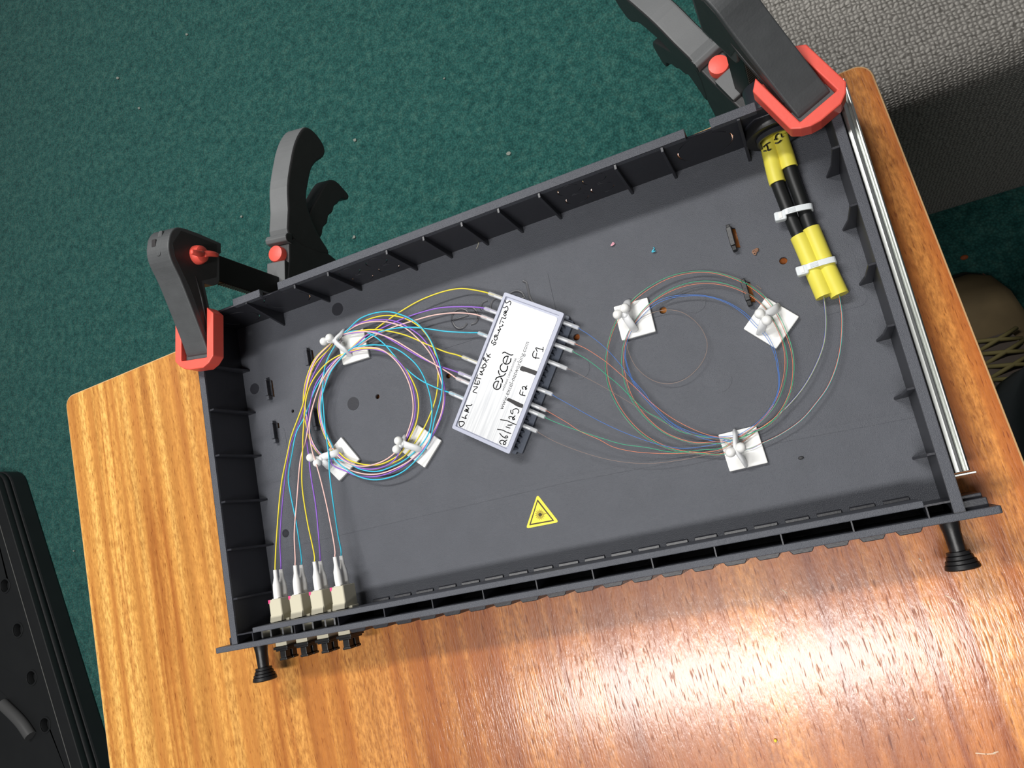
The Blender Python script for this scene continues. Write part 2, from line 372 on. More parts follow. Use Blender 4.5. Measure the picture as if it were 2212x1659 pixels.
# rear panel with punched knock-outs
hs = []
for cx, cy in ((124.5, 31.5), (145.5, 31.5), (124.5, 16.0), (145.5, 16.0), (281.5, 32.5), (298, 35), (281.5, 17.5), (298.5, 19.5)):
    for a0 in (20, 140, 260): hs.append(arc_slot(cx, cy, 6.9, .75, a0, a0 + 88))
for cx, cy in ((67.5, 24.5), (361.5, 24.5)):
    for a0, a1 in ((-60, 20), (30, 66), (114, 150), (165, 235)): hs.append(arc_slot(cx, cy, 15.5, .8, a0, a1))
for a0, a1 in ((-70, 20), (40, 120), (150, 230)): hs.append(arc_slot(24, 22, 13, .8, a0, a1))
hs.append(arcpts(399, 20, 11.0, 0, 345, 23))
rear = [(3.2, 0), (426.8, 0), (426.8, 44), (377, 44), (369.5, 44), (369.5, 41.5), (354, 41.5), (354, 44), (75.2, 44), (75.2, 41.5), (60.5, 41.5), (60.5, 44), (3.2, 44)]
obj('rear_panel', plate(rear, hs, 1.4, lambda a, b, t: Vector((a, YB + t, b))), PS, tray)
for x0, x1 in ((37.0, 60.3), (75.3, 354.0), (367.8, 392.5)):
    bm = bmesh.new(); box(bm, x0, x1, YB - .05, 228.0, 40.2, 44.05); box(bm, x0, x1, 226.6, 228.0, 30, 40.3)
    obj('rear_rim', bm, PT, tray, bevel=.45)
for x, toe, th in ((47.7, 9.5, 1.5), (88.5, 4.2, 1.5), (115.4, 4.2, 1.5), (160.5, 4.0, 1.5), (187.4, 4.0, 1.5), (214.3, 4.0, 1.5), (239.2, 4.0, 1.5), (265.8, 4.0, 1.5), (312.8, 4.2, 1.6), (340, 4.2, 1.6), (382.3, 9.5, 1.8)):
    bm = bmesh.new(); prism(bm, [(YB + .1, 43.6), (YB - (3.0 if toe < 5 else 1.2), 43.6), (YB - toe, 5), (YB + .1, 5)], x - th / 2, x + th / 2, lambda a, b, t: Vector((t, a, b)))
    obj('stiffening_rib', bm, PS, tray, bevel=.2, segs=1)
# front
bm = bmesh.new(); prism(bm, rrect(-14.3, 444.3, 0, 44, 1.5), -2.1, 1.5, lambda a, b, t: Vector((a, t, b)))
obj('front_plate', bm, PT, tray, bevel=.5)
bm = bmesh.new(); box(bm, 18, 414, 6.6, 9.9, 5, 44); obj('adapter_bar', bm, PT, tray, bevel=.5)
bm = bmesh.new(); box(bm, 5, 18.1, 6.7, 7.6, 5, 43.6); obj('bar_end', bm, PS, tray)
bm = bmesh.new(); box(bm, 413.9, 425, 6.7, 7.6, 5, 43.6); obj('bar_end', bm, PS, tray)
for k in range(13):
    x = 17.4 + 33.1 * k; obj('divider', B(x - .35, x + .35, 1.4, 6.7, 5, 43.7), PS, tray)
PORTX = [25.8 + 16.5 * k for k in range(24)]
for k in range(4, 24):
    x = PORTX[k]
    bm = bmesh.new(); prism(bm, [(x - 6.4, -2), (x - 4.6, -4.6), (x + 4.6, -4.6), (x + 6.4, -2)], 8, 37, lambda a, b, t: Vector((a, b, t)))
    obj('port_bezel', bm, PS, tray, bevel=.3, segs=1)
    bm = bmesh.new(); prism(bm, [(9.8, 6.4), (11.2, 6.0), (12.0, 5), (9.8, 5)], x - 6.5, x + 6.0, lambda a, b, t: Vector((t, a, b)))
    obj('port_lug', bm, PS, tray, bevel=.2, segs=1)
for x0, x1 in ((-7, 0.2), (429.8, 440.5)):
    bm = bmesh.new(); box(bm, x0, x1, 1.4, 6.0, 4, 38); box(bm, x0 + 1, x1 - 1, 5.9, 8.2, 4, 34)
    obj('ear_bracket', bm, PS, tray, bevel=.4)
# sprung plungers
for x in (4.0, 424.0):
    prof = [(-2, 5.2), (-4, 4.6), (-8, 4.0), (-17.2, 3.7), (-17.4, 5.3), (-18.9, 5.5), (-19.1, 4.9), (-19.4, 6.0), (-20.9, 6.3), (-21.1, 5.6), (-21.4, 6.9), (-22.8, 7.2), (-23.0, 6.6), (-23.3, 7.6), (-25.2, 8.0), (-25.8, 7.4)]
    obj('plunger', T([(x, y, 22) for y, r in prof], [r for y, r in prof], 24), M['black'], tray, smooth=True)
# slide rail on the right
bm = bmesh.new()
prof = [(430.3, 17), (430.3, 36.2), (431.2, 37.6), (433, 38.1), (434.4, 37.8), (435.1, 36.9), (435.5, 35.2), (436.0, 35.2), (436.3, 36.9), (437.2, 37.0), (437.8, 36.0), (437.8, 18), (436.8, 17)]
prism(bm, prof, 19, 226, lambda a, b, t: Vector((a, t, b)))
obj('slide_rail', bm, M['chrome'], tray, bevel=.4, label='bright zinc-plated slide rail along the right side')
obj('rail_tab', B(430.2, 440.5, 17.2, 18.2, 22, 33), M['chrome'], tray, bevel=.2, label='small plated end tab')
# embossed name panel, ejector marks, clips, date stamp
E1 = [(at(x, y, 5)) for x, y in ((1180, 583), (1197, 650), (1175, 662))]
obj('name_panel', plate(rrect(138, 249.5, 160.5, 190.3, 4), [], .35, XY(4.9)), PT, tray, smooth=False)
C8 = lambda x, y: (960 + x * .12658, 560 + y * .12658)
EMB = {'e': [[(415, 955), (160, 1040)], [(415, 955), (372, 880), (280, 855), (180, 895), (130, 990), (150, 1100), (225, 1180), (320, 1172), (395, 1095)]],
       'x': [[(395, 830), (490, 838), (560, 920), (575, 1010), (535, 1085), (455, 1115)], [(735, 705), (655, 745), (622, 830), (640, 870)]],
       'c': [[(900, 660), (840, 700), (795, 780), (790, 850), (850, 930), (950, 930), (1020, 850)]],
       'l': [[(1340, 370), (1395, 400), (1425, 500), (1445, 600), (1480, 700), (1530, 760)]]}
EMB['e2'] = [[(1370, 660), (1120, 720)], [(1370, 660), (1320, 575), (1235, 545), (1140, 575), (1090, 660), (1110, 770), (1180, 850), (1280, 850)]]
for kx, ss in EMB.items():
    bm = bmesh.new()
    for s in ss:
        pts = [at(*C8(*p), 5.2) for p in s]
        pts = spline(pts, 6) if len(pts) > 2 else pts
        tube(bm, [Vector((p.x, p.y, 5.15)) for p in pts], .95, 8, flat=.35)
    obj('raised_letter', bm, PS, tray)
for px, py, r in ((550, 840, 4.0), (729, 668, 4.6), (763, 872, 4.6), (1250, 795, 7), (1552, 820, 7.4), (1500, 652, 6.6), (1735, 305, 8)):
    c = at(px, py, 5)
    bm = bmesh.new(); bmesh.ops.create_cone(bm, cap_ends=True, segments=32, radius1=r, radius2=r, depth=.3, matrix=Matrix.Translation((c.x, c.y, 5.03)))
    obj('ejector_mark', bm, PS if r < 5 else PT, tray)
obj('recess_plate', plate(rrect(14.0, 35, 104, 141, 4), [], .3, XY(4.9)), PT, tray)
obj('recess_plate', plate(rrect(395, 420, 114, 150, 4), [], .3, XY(4.9)), PT, tray)
obj('raised_field', plate([(5.2, 57), (128, 57.5), (236, 57.5), (425, 50), (425, 53.5), (236, 61), (5.2, 61)], [], .4, XY(4.85)), PT, tray)
for i, (cx, cy) in enumerate(CLIPS):
    bm = bmesh.new()
    prism(bm, [(cx - 1.6, 4.9), (cx - 1.6, 9.6), (cx + 1.2, 10.2), (cx + 1.6, 9.4), (cx + .3, 8.8), (cx + .3, 4.9)], cy - 5.5, cy + 5.5, lambda a, b, t: Vector((a, t, b)))
    box(bm, cx - 1.2, cx + 1.2, cy - 8.5, cy - 5.4, 4.9, 9); box(bm, cx - 1.2, cx + 1.0, cy + 5.4, cy + 7.5, 4.9, 9)
    obj('hook_clip', bm, M['black'] if i > 3 else PT, tray, bevel=.25, segs=1)
dp = at(617, 1152, 5); bm = bmesh.new()
bmesh.ops.create_cone(bm, cap_ends=True, segments=28, radius1=2.8, radius2=2.8, depth=.3, matrix=Matrix.Translation((dp.x, dp.y, 5.05)))
for k in range(12):
    a = k * math.pi / 6; box(bm, 1.7, 2.5, -.22, .22, 5.1, 5.4, Matrix.Translation((dp.x, dp.y, 0)) @ Matrix.Rotation(a, 4, 'Z'))
obj('date_stamp', bm, PS, tray)
# cable gland in the rear panel
bm = bmesh.new()
ring = lambda x, y, z, r0, r1, y0, y1: plate(arcpts(x, z, r1, 0, 350, 35), [arcpts(x, z, r0, 0, 350, 35)], y1 - y0, lambda a, b, t: Vector((a, y0 + t, b)))
obj('gland_nut', ring(399, 0, 20, 11.2, 16.5, 216.0, YB + .1), M['black'], tray, bevel=.5, label='black ring nut of the cable gland')
obj('gland_body', ring(399, 0, 20, 9.8, 11.0, 213.5, 246), PS, tray)
obj('gland_washer', plate([(384, 12), (390, 4), (408, 4), (415, 12), (415, 30), (408, 37), (390, 37), (384, 30)], [arcpts(399, 20, 11.6, 0, 345, 23)], 1.2, lambda a, b, t: Vector((a, YB - 1.1 + t, b))), PS, tray)

# ------------------------------------------------------------------ adapters with dust caps
adn = ['beige fibre adapter nearest the left end of the tray front', 'beige fibre adapter second from the tray\'s left end', 'beige fibre adapter third from the tray\'s left end', 'beige fibre adapter with empty port spaces on its right side']
cpn = ['black dust cap on the front of the leftmost adapter', 'black dust cap in front of the second adapter from the left', 'black dust cap in front of the third adapter from the left', 'black dust cap rightmost of the four under the tray front']
ad0 = cp0 = None
AZ = 29.0
for i in range(4):
    x = PORTX[i]
    if i == 0:
        ad = thing('fibre_adapter', adn[0], 'adapter', (x, 10, 0), group='beige adapters in the tray front')
        ORG[ad.name] = Vector((x, 10, 0))
        bm = bmesh.new()
        prism(bm, [(x - 4.9, 15.5), (x - 4.9, 28.4), (x - 4.3, AZ), (x + 4.3, AZ), (x + 4.9, 28.4), (x + 4.9, 15.5)], 10.4, 24.6, lambda a, b, t: Vector((a, t, b)))
        obj('body', bm, M['beige'], ad, bevel=.35)
        bm = bmesh.new(); prism(bm, [(x - 4.9, 24.6), (x - 4.9, 22.2), (x - 3.7, 22.8), (x - 3.1, 24.6)], AZ - 1.5, AZ + .15, lambda a, b, t: Vector((a, b, t)))
        obj('release_catch', bm, M['pinkclip'], ad, label='magenta catch at the corner')
        obj('flange', B(x - 7.6, x + 7.6, 9.9, 11.3, 18.5, 26), M['beige'], ad, bevel=.2)
        bm = bmesh.new(); prism(bm, [(10.4, AZ), (14.4, AZ - .05), (10.4, AZ + 1.2)], x - 4.6, x + 4.6, lambda a, b, t: Vector((t, a, b)))
        obj('wedge', bm, M['beige'], ad)
        obj('spring_clip', B(x - 5.4, x - 4.2, 2.0, 6.4, 15, 39), M['steel'], ad, label='bright steel spring clip')
        obj('spring_clip', B(x + 1.6, x + 2.8, 2.0, 6.4, 15, 39), M['steel'], ad, label='bright steel spring clip')
        obj('front_body', B(x - 4.4, x + 4.4, -5.6, 6.5, 15.8, 28.2), M['beige'], ad, bevel=.3)
        ad0 = ad
        cp = thing('dust_cap', cpn[0], 'dust cap', (x, -6, 22), group='black dust caps on the adapters')
        ORG[cp.name] = Vector((x, -6, 22))
        bm = bmesh.new(); box(bm, x - 5.6, x + 5.6, -7.4, -5.62, 14.6, 29.4); obj('cap_flange', bm, M['black'], cp, bevel=.3)
        bm = bmesh.new(); box(bm, x - 4.6, x + 4.6, -8.6, -7.3, 15.5, 28.5); obj('cap_collar', bm, M['black'], cp, bevel=.3)
        for zz in (18.3, 25.2):
            bm = bmesh.new(); box(bm, x - 2.3, x + 2.3, -13.2, -8.5, zz - 2.4, zz + 2.4); box(bm, x - 2.9, x + 2.9, -14.6, -13.1, zz - 2.7, zz + 2.7)
            obj('cap_plug', bm, M['black'], cp, bevel=.4)
        cp0 = cp
    else:
        ad = copy_tree(ad0); ad.location.x = x * S; ad['label'] = adn[i]
        cp = copy_tree(cp0); cp.location.x = x * S; cp['label'] = cpn[i]

# ------------------------------------------------------------------ splice cassette
C5 = lambda x, y: (940 + x * .24113, 600 + y * .24113)
LZ = 18.0
LC = [at(*C5(*p), LZ) for p in ((150, 1345), (620, 125), (1158, 320), (660, 1583))]   # near-left, far-left, far-right, near-right
U_ = ((LC[1] - LC[0]) + (LC[2] - LC[3])).normalized(); V_ = Vector((U_.y, -U_.x, 0))
LM = sum(LC, Vector()) / 4; LL = ((LC[1] - LC[0]).length + (LC[2] - LC[3]).length) / 2; LW = ((LC[2] - LC[1]).length + (LC[3] - LC[0]).length) / 2
def cf(z0=0): return lambda a, b, t: LM + U_ * a + V_ * b + Vector((0, 0, z0 + t - LZ))
cas = thing('splice_cassette', 'silver-topped splice box with handwriting in the middle of the tray', 'splice box', (LM.x, LM.y, 5))
hl, hw = LL / 2, LW / 2
bm = plate(rrect(-hl, hl, -hw, hw, .8, 2), [], 3.0, cf(5.0)); obj('base', bm, M['cass'], cas, bevel=.3)
bm = plate(rrect(-hl + 2, hl - 2, hw - 3, hw + 3.6, .8, 2), [], 2.6, cf(5.0)); obj('base_ledge', bm, M['cass'], cas, bevel=.3)
bm = plate(rrect(-hl + 2, hl - 2, -hw - 2.0, -hw + 3, .8, 2), [], 2.6, cf(5.0)); obj('base_ledge', bm, M['cass'], cas, bevel=.3)
C7 = lambda x, y: (1160 + x * .16878, 680 + y * .16878)
LEND = [(1056, 633.5), (1047, 666), (1040, 683), (1033.5, 719), (999, 771), (991, 805), (986, 817), (971, 848)]
REND = [(1250, 708.7), (1242, 742.5), (1237, 758.5), (1225, 796.5), (1193, 852), (1180, 886.8), (1177, 901), (1160, 932)]
PZ = 12.2
LP = [at(*p, PZ) for p in LEND]; RP = [at(*p, PZ) for p in REND]
def ua(p): return (p - LM).dot(U_)
occ = [((ua(a) + ua(b)) / 2, (ua(a) * .18 + ua(b) * .82), (ua(a) * .82 + ua(b) * .18)) for a, b in zip(LP, RP)]
for side, idx in ((1, 1), (-1, 2)):
    for k in range(24):
        u = -hl + 4.0 + k * (LL - 8) / 23
        if any(abs(u - o[idx]) < 2.5 for o in occ): continue
        f = cf(0)
        bm = bmesh.new(); prism(bm, [(hw * side - side * 4.5, 7.4), (hw * side + side * .2, 7.4), (hw * side - side * .3, 12.6), (hw * side - side * 4.5, 13.2)], u - .55, u + .55, lambda a, b, t: f(t, a, b))
        obj('comb_tooth', bm, M['cass'], cas, bevel=.15, segs=1)
bm = plate(rrect(-hl, hl, -hw, hw, 1.0, 3), [rrect(-hl + 2.2, hl - 2.2, -hw + 1.9, hw - 2.5, .5, 2)], 3.6, cf(LZ - 3.6)); obj('lid_frame', bm, M['lid'], cas, bevel=.35, label='pale grey lid frame')
bm = plate(rrect(-hl + 2.1, hl - 2.1, -hw + 1.8, hw - 2.4, .5, 2), [], 2.0, cf(LZ - 3.4)); obj('lid_panel', bm, M['lid'], cas)
for a in (-hl + 5, hl - 5):
    f = cf(0)
    bm = bmesh.new()
    for b in (-hw + 5, hw - 6): prism(bm, rrect(a - 1.4, a + 1.4, b - 1.4, b + 1.4, .3, 1), 7.9, LZ - 3.3, f)
    obj('lid_post', bm, M['cass'], cas)
def brushed():
    mt = mat('brushed_aluminium_label', (0.66, 0.67, 0.68), .42, metal=.55)
    nt = mt.node_tree; p = nt.nodes['Principled BSDF']; tc = nt.nodes.new('ShaderNodeTexCoord')
    mp = nt.nodes.new('ShaderNodeMapping'); ang = math.atan2(U_.y, U_.x)
    mp.inputs['Rotation'].default_value = (0, 0, -ang); mp2 = nt.nodes.new('ShaderNodeMapping'); mp2.inputs['Scale'].default_value = (.03, 1, 1)
    n = nt.nodes.new('ShaderNodeTexNoise'); n.inputs['Scale'].default_value = 900; n.inputs['Detail'].default_value = 4
    nt.links.new(tc.outputs['Object'], mp.inputs['Vector']); nt.links.new(mp.outputs[0], mp2.inputs['Vector']); nt.links.new(mp2.outputs[0], n.inputs['Vector'])
    r = nt.nodes.new('ShaderNodeValToRGB'); r.color_ramp.elements[0].color = (.47, .48, .50, 1); r.color_ramp.elements[1].color = (.62, .63, .64, 1)
    r.color_ramp.elements[0].position = .35; r.color_ramp.elements[1].position = .65
    nt.links.new(n.outputs['Fac'], r.inputs[0]); nt.links.new(r.outputs[0], p.inputs['Base Color'])
    return mt
LBZ = LZ - 1.0
lab = obj('label_plate', plate(rrect(-hl + 2.7, hl - 3.7, -hw + 2.4, hw - 3.1, 1.8, 4), [], .4, cf(LZ - 1.4)), brushed(), cas, label='brushed aluminium label with printed and handwritten words')
Z1 = lambda x, y: (970 + x * .09644, 840 + y * .09644)
Z2 = lambda x, y: (1000 + x * .09644, 740 + y * .09644)
Z3 = lambda x, y: (1040 + x * .09644, 630 + y * .09644)
INK = [(Z1, s) for s in (
    [(225, 735), (228, 800), (260, 850), (320, 810), (345, 765), (315, 735), (225, 735)],
    [(285, 630), (330, 650), (385, 662), (362, 628), (372, 607), (405, 580)],
    [(440, 525), (345, 490), (430, 492), (365, 455), (440, 452), (382, 372), (440, 372), (490, 370), (515, 350)],
    [(1168, 1240), (1132, 1190), (1165, 1155), (1225, 1160), (1272, 1205), (1255, 1243), (1215, 1238), (1225, 1200), (1295, 1145)],
    [(1135, 995), (1185, 1055), (1255, 1100), (1312, 1088), (1300, 1056), (1258, 1066), (1248, 1098)],
    [(1085, 905), (1200, 925), (1290, 970), (1385, 1000)], [(1275, 850), (1365, 878)], [(1315, 812), (1360, 812), (1415, 808)],
    [(1152, 690), (1300, 715), (1420, 770), (1500, 800)],
    [(1352, 670), (1338, 630), (1380, 620), (1432, 640), (1470, 678), (1440, 692), (1418, 662), (1480, 605)],
    [(1385, 478), (1380, 520), (1418, 562), (1432, 520), (1428, 480), (1488, 445), (1542, 458), (1562, 510), (1540, 545)])]
INK += [(Z2, s) for s in (
    [(305, 1130), (225, 1095), (325, 995), (238, 988)], [(258, 920), (300, 930), (350, 932), (372, 890), (355, 850)], [(322, 925), (318, 862)], [(258, 920), (285, 850)],
    [(278, 850), (330, 722)], [(300, 788), (400, 812)], [(370, 700), (430, 722), (432, 690), (385, 648), (440, 645), (472, 600), (400, 560)],
    [(430, 545), (490, 560), (522, 515), (480, 480), (440, 520), (500, 460)], [(455, 370), (500, 410), (540, 445)], [(455, 370), (470, 338), (505, 375), (505, 410), (578, 378)],
    [(540, 312), (612, 332)], [(530, 245), (548, 288), (580, 285), (612, 258)], [(556, 292), (590, 322)],
    [(1390, 1190), (1275, 1152), (1290, 1062)], [(1330, 1165), (1345, 1105)],
    [(1345, 1045), (1325, 1005), (1360, 985), (1405, 1005), (1428, 1035), (1402, 1050), (1400, 1010), (1432, 970)])]
INK += [(Z3, s) for s in (
    [(250, 1090), (225, 1130), (248, 1165), (300, 1128), (326, 1150), (310, 1180), (262, 1195)],
    [(285, 1050), (305, 1090), (345, 1072), (352, 1022), (315, 1000), (298, 1025), (290, 990), (325, 970), (362, 990), (372, 950), (380, 925)],
    [(380, 925), (402, 885), (365, 858), (430, 848), (400, 785), (450, 772), (482, 758), (468, 735)],
    [(462, 668), (500, 690)], [(405, 722), (455, 582)], [(455, 582), (540, 598), (548, 575)],
    [(498, 510), (528, 548), (552, 512), (525, 480), (498, 510)], [(500, 465), (540, 428), (562, 468), (515, 455)], [(485, 350), (512, 362), (572, 328), (595, 390), (575, 430), (530, 435)],
    [(535, 205), (545, 252), (600, 235), (625, 210), (658, 240), (640, 300)],
    [(1292, 1490), (1160, 1465), (1150, 1385), (1185, 1330)], [(1212, 1505), (1238, 1375)],
    [(1250, 1342), (1218, 1262), (1300, 1280), (1385, 1302)], [(1372, 1345), (1385, 1245)])]
bm = bmesh.new()
for fz, s in INK:
    pts = [at(*fz(*p), LBZ + .06) for p in s]
    ribbon(bm, spline(pts, 5) if len(pts) > 2 else pts, .58)
obj('handwriting', bm, M['ink'], lab, label='black marker handwriting')
bm = bmesh.new()
for blk in ([(1325, 520), (1660, 640), (1650, 690), (1620, 735), (1500, 690), (1380, 650), (1340, 645), (1270, 615), (1290, 545)], [(1020, 1235), (1200, 1315), (1355, 1390), (1345, 1430), (1330, 1470), (1200, 1425), (1080, 1350), (970, 1290)]):
    bm.faces.new([bm.verts.new(at(*Z2(*p), LBZ + .08)) for p in blk])
obj('marker_block', bm, M['ink'], lab, label='two blocked-out marker bars')
LOGO = [[(1 * 800, 868), (742, 1015)], [(800, 868), (740, 870), (692, 925), (685, 995), (735, 1045), (800, 1040), (842, 990), (852, 920)],
        [(730, 832), (760, 785), (840, 760), (910, 740), (957, 690)], [(800, 630), (800, 672), (825, 725)], [(848, 790), (882, 835), (880, 892)],
        [(882, 475), (842, 525), (838, 590), (880, 645), (940, 652), (985, 612), (1000, 525)],
        [(1015, 305), (958, 470)], [(1015, 305), (958, 310), (912, 360), (903, 430), (948, 480), (1010, 476), (1060, 430), (1075, 355)],
        [(885, 237), (930, 215), (990, 243), (1060, 275), (1092, 280), (1118, 270)]]
bm = bmesh.new()
for s in LOGO:
    pts = [at(*Z2(*p), LBZ + .05) for p in s]
    ribbon(bm, spline(pts, 6) if len(pts) > 2 else pts, .74)
obj('printed_name', bm, M['print'], lab)
def put_text(s, p0, p1, parent, z):
    a, b = at(*p0, z), at(*p1, z); bm = text_mesh(s)
    x1 = max(v.co.x for v in bm.verts); x0 = min(v.co.x for v in bm.verts)
    d = (b - a); k = d.length / (x1 - x0); d.normalize(); e = Vector((-d.y, d.x, 0))
    for v in bm.verts: v.co = a + d * ((v.co.x - x0) * k) + e * (v.co.y * k)
    return obj('printed_line', bm, M['print'], parent)
put_text('without compromise.', Z2(912, 1085), Z2(1208, 345), lab, LBZ + .05)
put_text('www.excel-networking.com', Z1(1205, 472), Z3(1068, 1138), lab, LBZ + .05)

# ------------------------------------------------------------------ splice protectors (clear tube, steel rod), eight of them
cn = ['yellow', 'purple', 'pink', 'blue'] * 2; fn = ['blue', 'orange', 'green', 'brown'] * 2
ordn = ['first', 'second', 'third', 'fourth', 'fifth', 'sixth', 'seventh', 'eighth']
for i in range(8):
    a, b = LP[i], RP[i]
    t = thing('splice_protector', 'clear splice sleeve joining %s to %s, %s from the box\'s far end' % (cn[i], fn[i], ordn[i]), 'splice sleeve', (a + b) / 2, group='clear splice sleeves under the silver lid')
    ORG[t.name] = (a + b) / 2
    L_ = (b - a)
    obj('clear_tube', T([a, a + L_ * .01, b - L_ * .01, b], [1.15, 1.35, 1.35, 1.1], 14), M['sleeve'], t, smooth=True)
    off = Vector((0, 0, .45)) + V_.cross(Vector((0, 0, 1))) * .3
    obj('steel_rod', T([a + L_ * .07 + off, b - L_ * .07 + off], .62, 10), M['rod'], t, smooth=True)
    obj('inner_fibre', T([a + L_ * .02 - off * .8, b - L_ * .3 - off * .8], .42, 8), CABLE[cn[i]], t, smooth=True)

# ------------------------------------------------------------------ adhesive tie mounts with ball-ended straps
def mount(label, corners, e0, neck, e1, balls, group, r=2.85):
    cs = [at(*p, 7.6) for p in corners]; c = sum(cs, Vector()) / 4
    t = thing('tie_mount', label, 'cable mount', (c.x, c.y, 5), group=group); ORG[t.name] = Vector((c.x, c.y, 5))
    bm = bmesh.new(); prism(bm, [(p.x, p.y) for p in cs], 5.0, 7.6, lambda a, b, z: Vector((a, b, z)))
    obj('base_pad', bm, M['white'], t, bevel=.6)
    p0, p1 = at(*e0, 7.4), at(*e1, 7.4); pn = at(*neck, 15.5)
    q0 = at(*((e0[0] * .75 + neck[0] * .25), (e0[1] * .75 + neck[1] * .25)), 12.6); q1 = at(*((e1[0] * .6 + neck[0] * .4), (e1[1] * .6 + neck[1] * .4)), 13.0)
    obj('strap', T(spline([p0, q0, pn, q1, p1], 8), 2.5, 12, flat=.55), M['milky'], t, smooth='all', label='milky translucent strap')
    bm = bmesh.new(); ball(bm, pn + Vector((0, 0, .2)), 2.0)
    for bl in balls: tube(bm, [pn, at(*bl, 17.6)], [1.8, 1.3], 10)
    obj('strap_neck', bm, M['milky'], t, smooth='all')
    for bl in balls:
        bm = bmesh.new(); ball(bm, at(*bl, 17.8), r, 20, 14); obj('ball_end', bm, M['white'], t, smooth='all')
    return t
g1, g2 = 'white mounts around the coloured coil', 'white mounts around the bare fibre coil'
mount('white tie mount at the upper left of the coloured coil', [(784, 708.7), (797, 771), (740.5, 788.8), (726.5, 728.6)], (741, 716), (724, 736), (756, 768), [(699.7, 737.6), (712, 729.6)], g1)
mount('white tie mount at the lower left of the coloured coil', [(736, 943.8), (776, 992), (732, 1039), (690.7, 996.8)], (738, 974), (694, 991), (712, 1010), [(670.7, 988.4), (685, 1000)], g1)
mount('white tie mount at the lower right of the coloured coil', [(901, 917), (953, 951.5), (916.7, 1010.6), (866, 975.3)], (873, 946), (872, 958), (917, 975), [(860.6, 952), (856.7, 970.7)], g1)
mount('white tie mount at the left of the bare fibre coil', [(1324.8, 662.7), (1398, 641.9), (1416.5, 715.4), (1343, 735.9)], (1355, 652), (1351, 681), (1371, 714), [(1350, 665.6), (1334, 679.6)], g2)
mount('white tie mount at the right of the bare fibre coil', [(1654, 641), (1726.5, 683.5), (1676.6, 753.5), (1605.5, 710)], (1682, 663), (1654, 684), (1642, 720), [(1641, 677.6), (1656.5, 692)], g2)
mount('white tie mount at the bottom of the bare fibre coil', [(1551, 939), (1633, 918.6), (1659, 999.6), (1576, 1019)], (1588, 935), (1590, 970), (1610, 1002), [(1578, 977), (1600, 966.8)], g2)

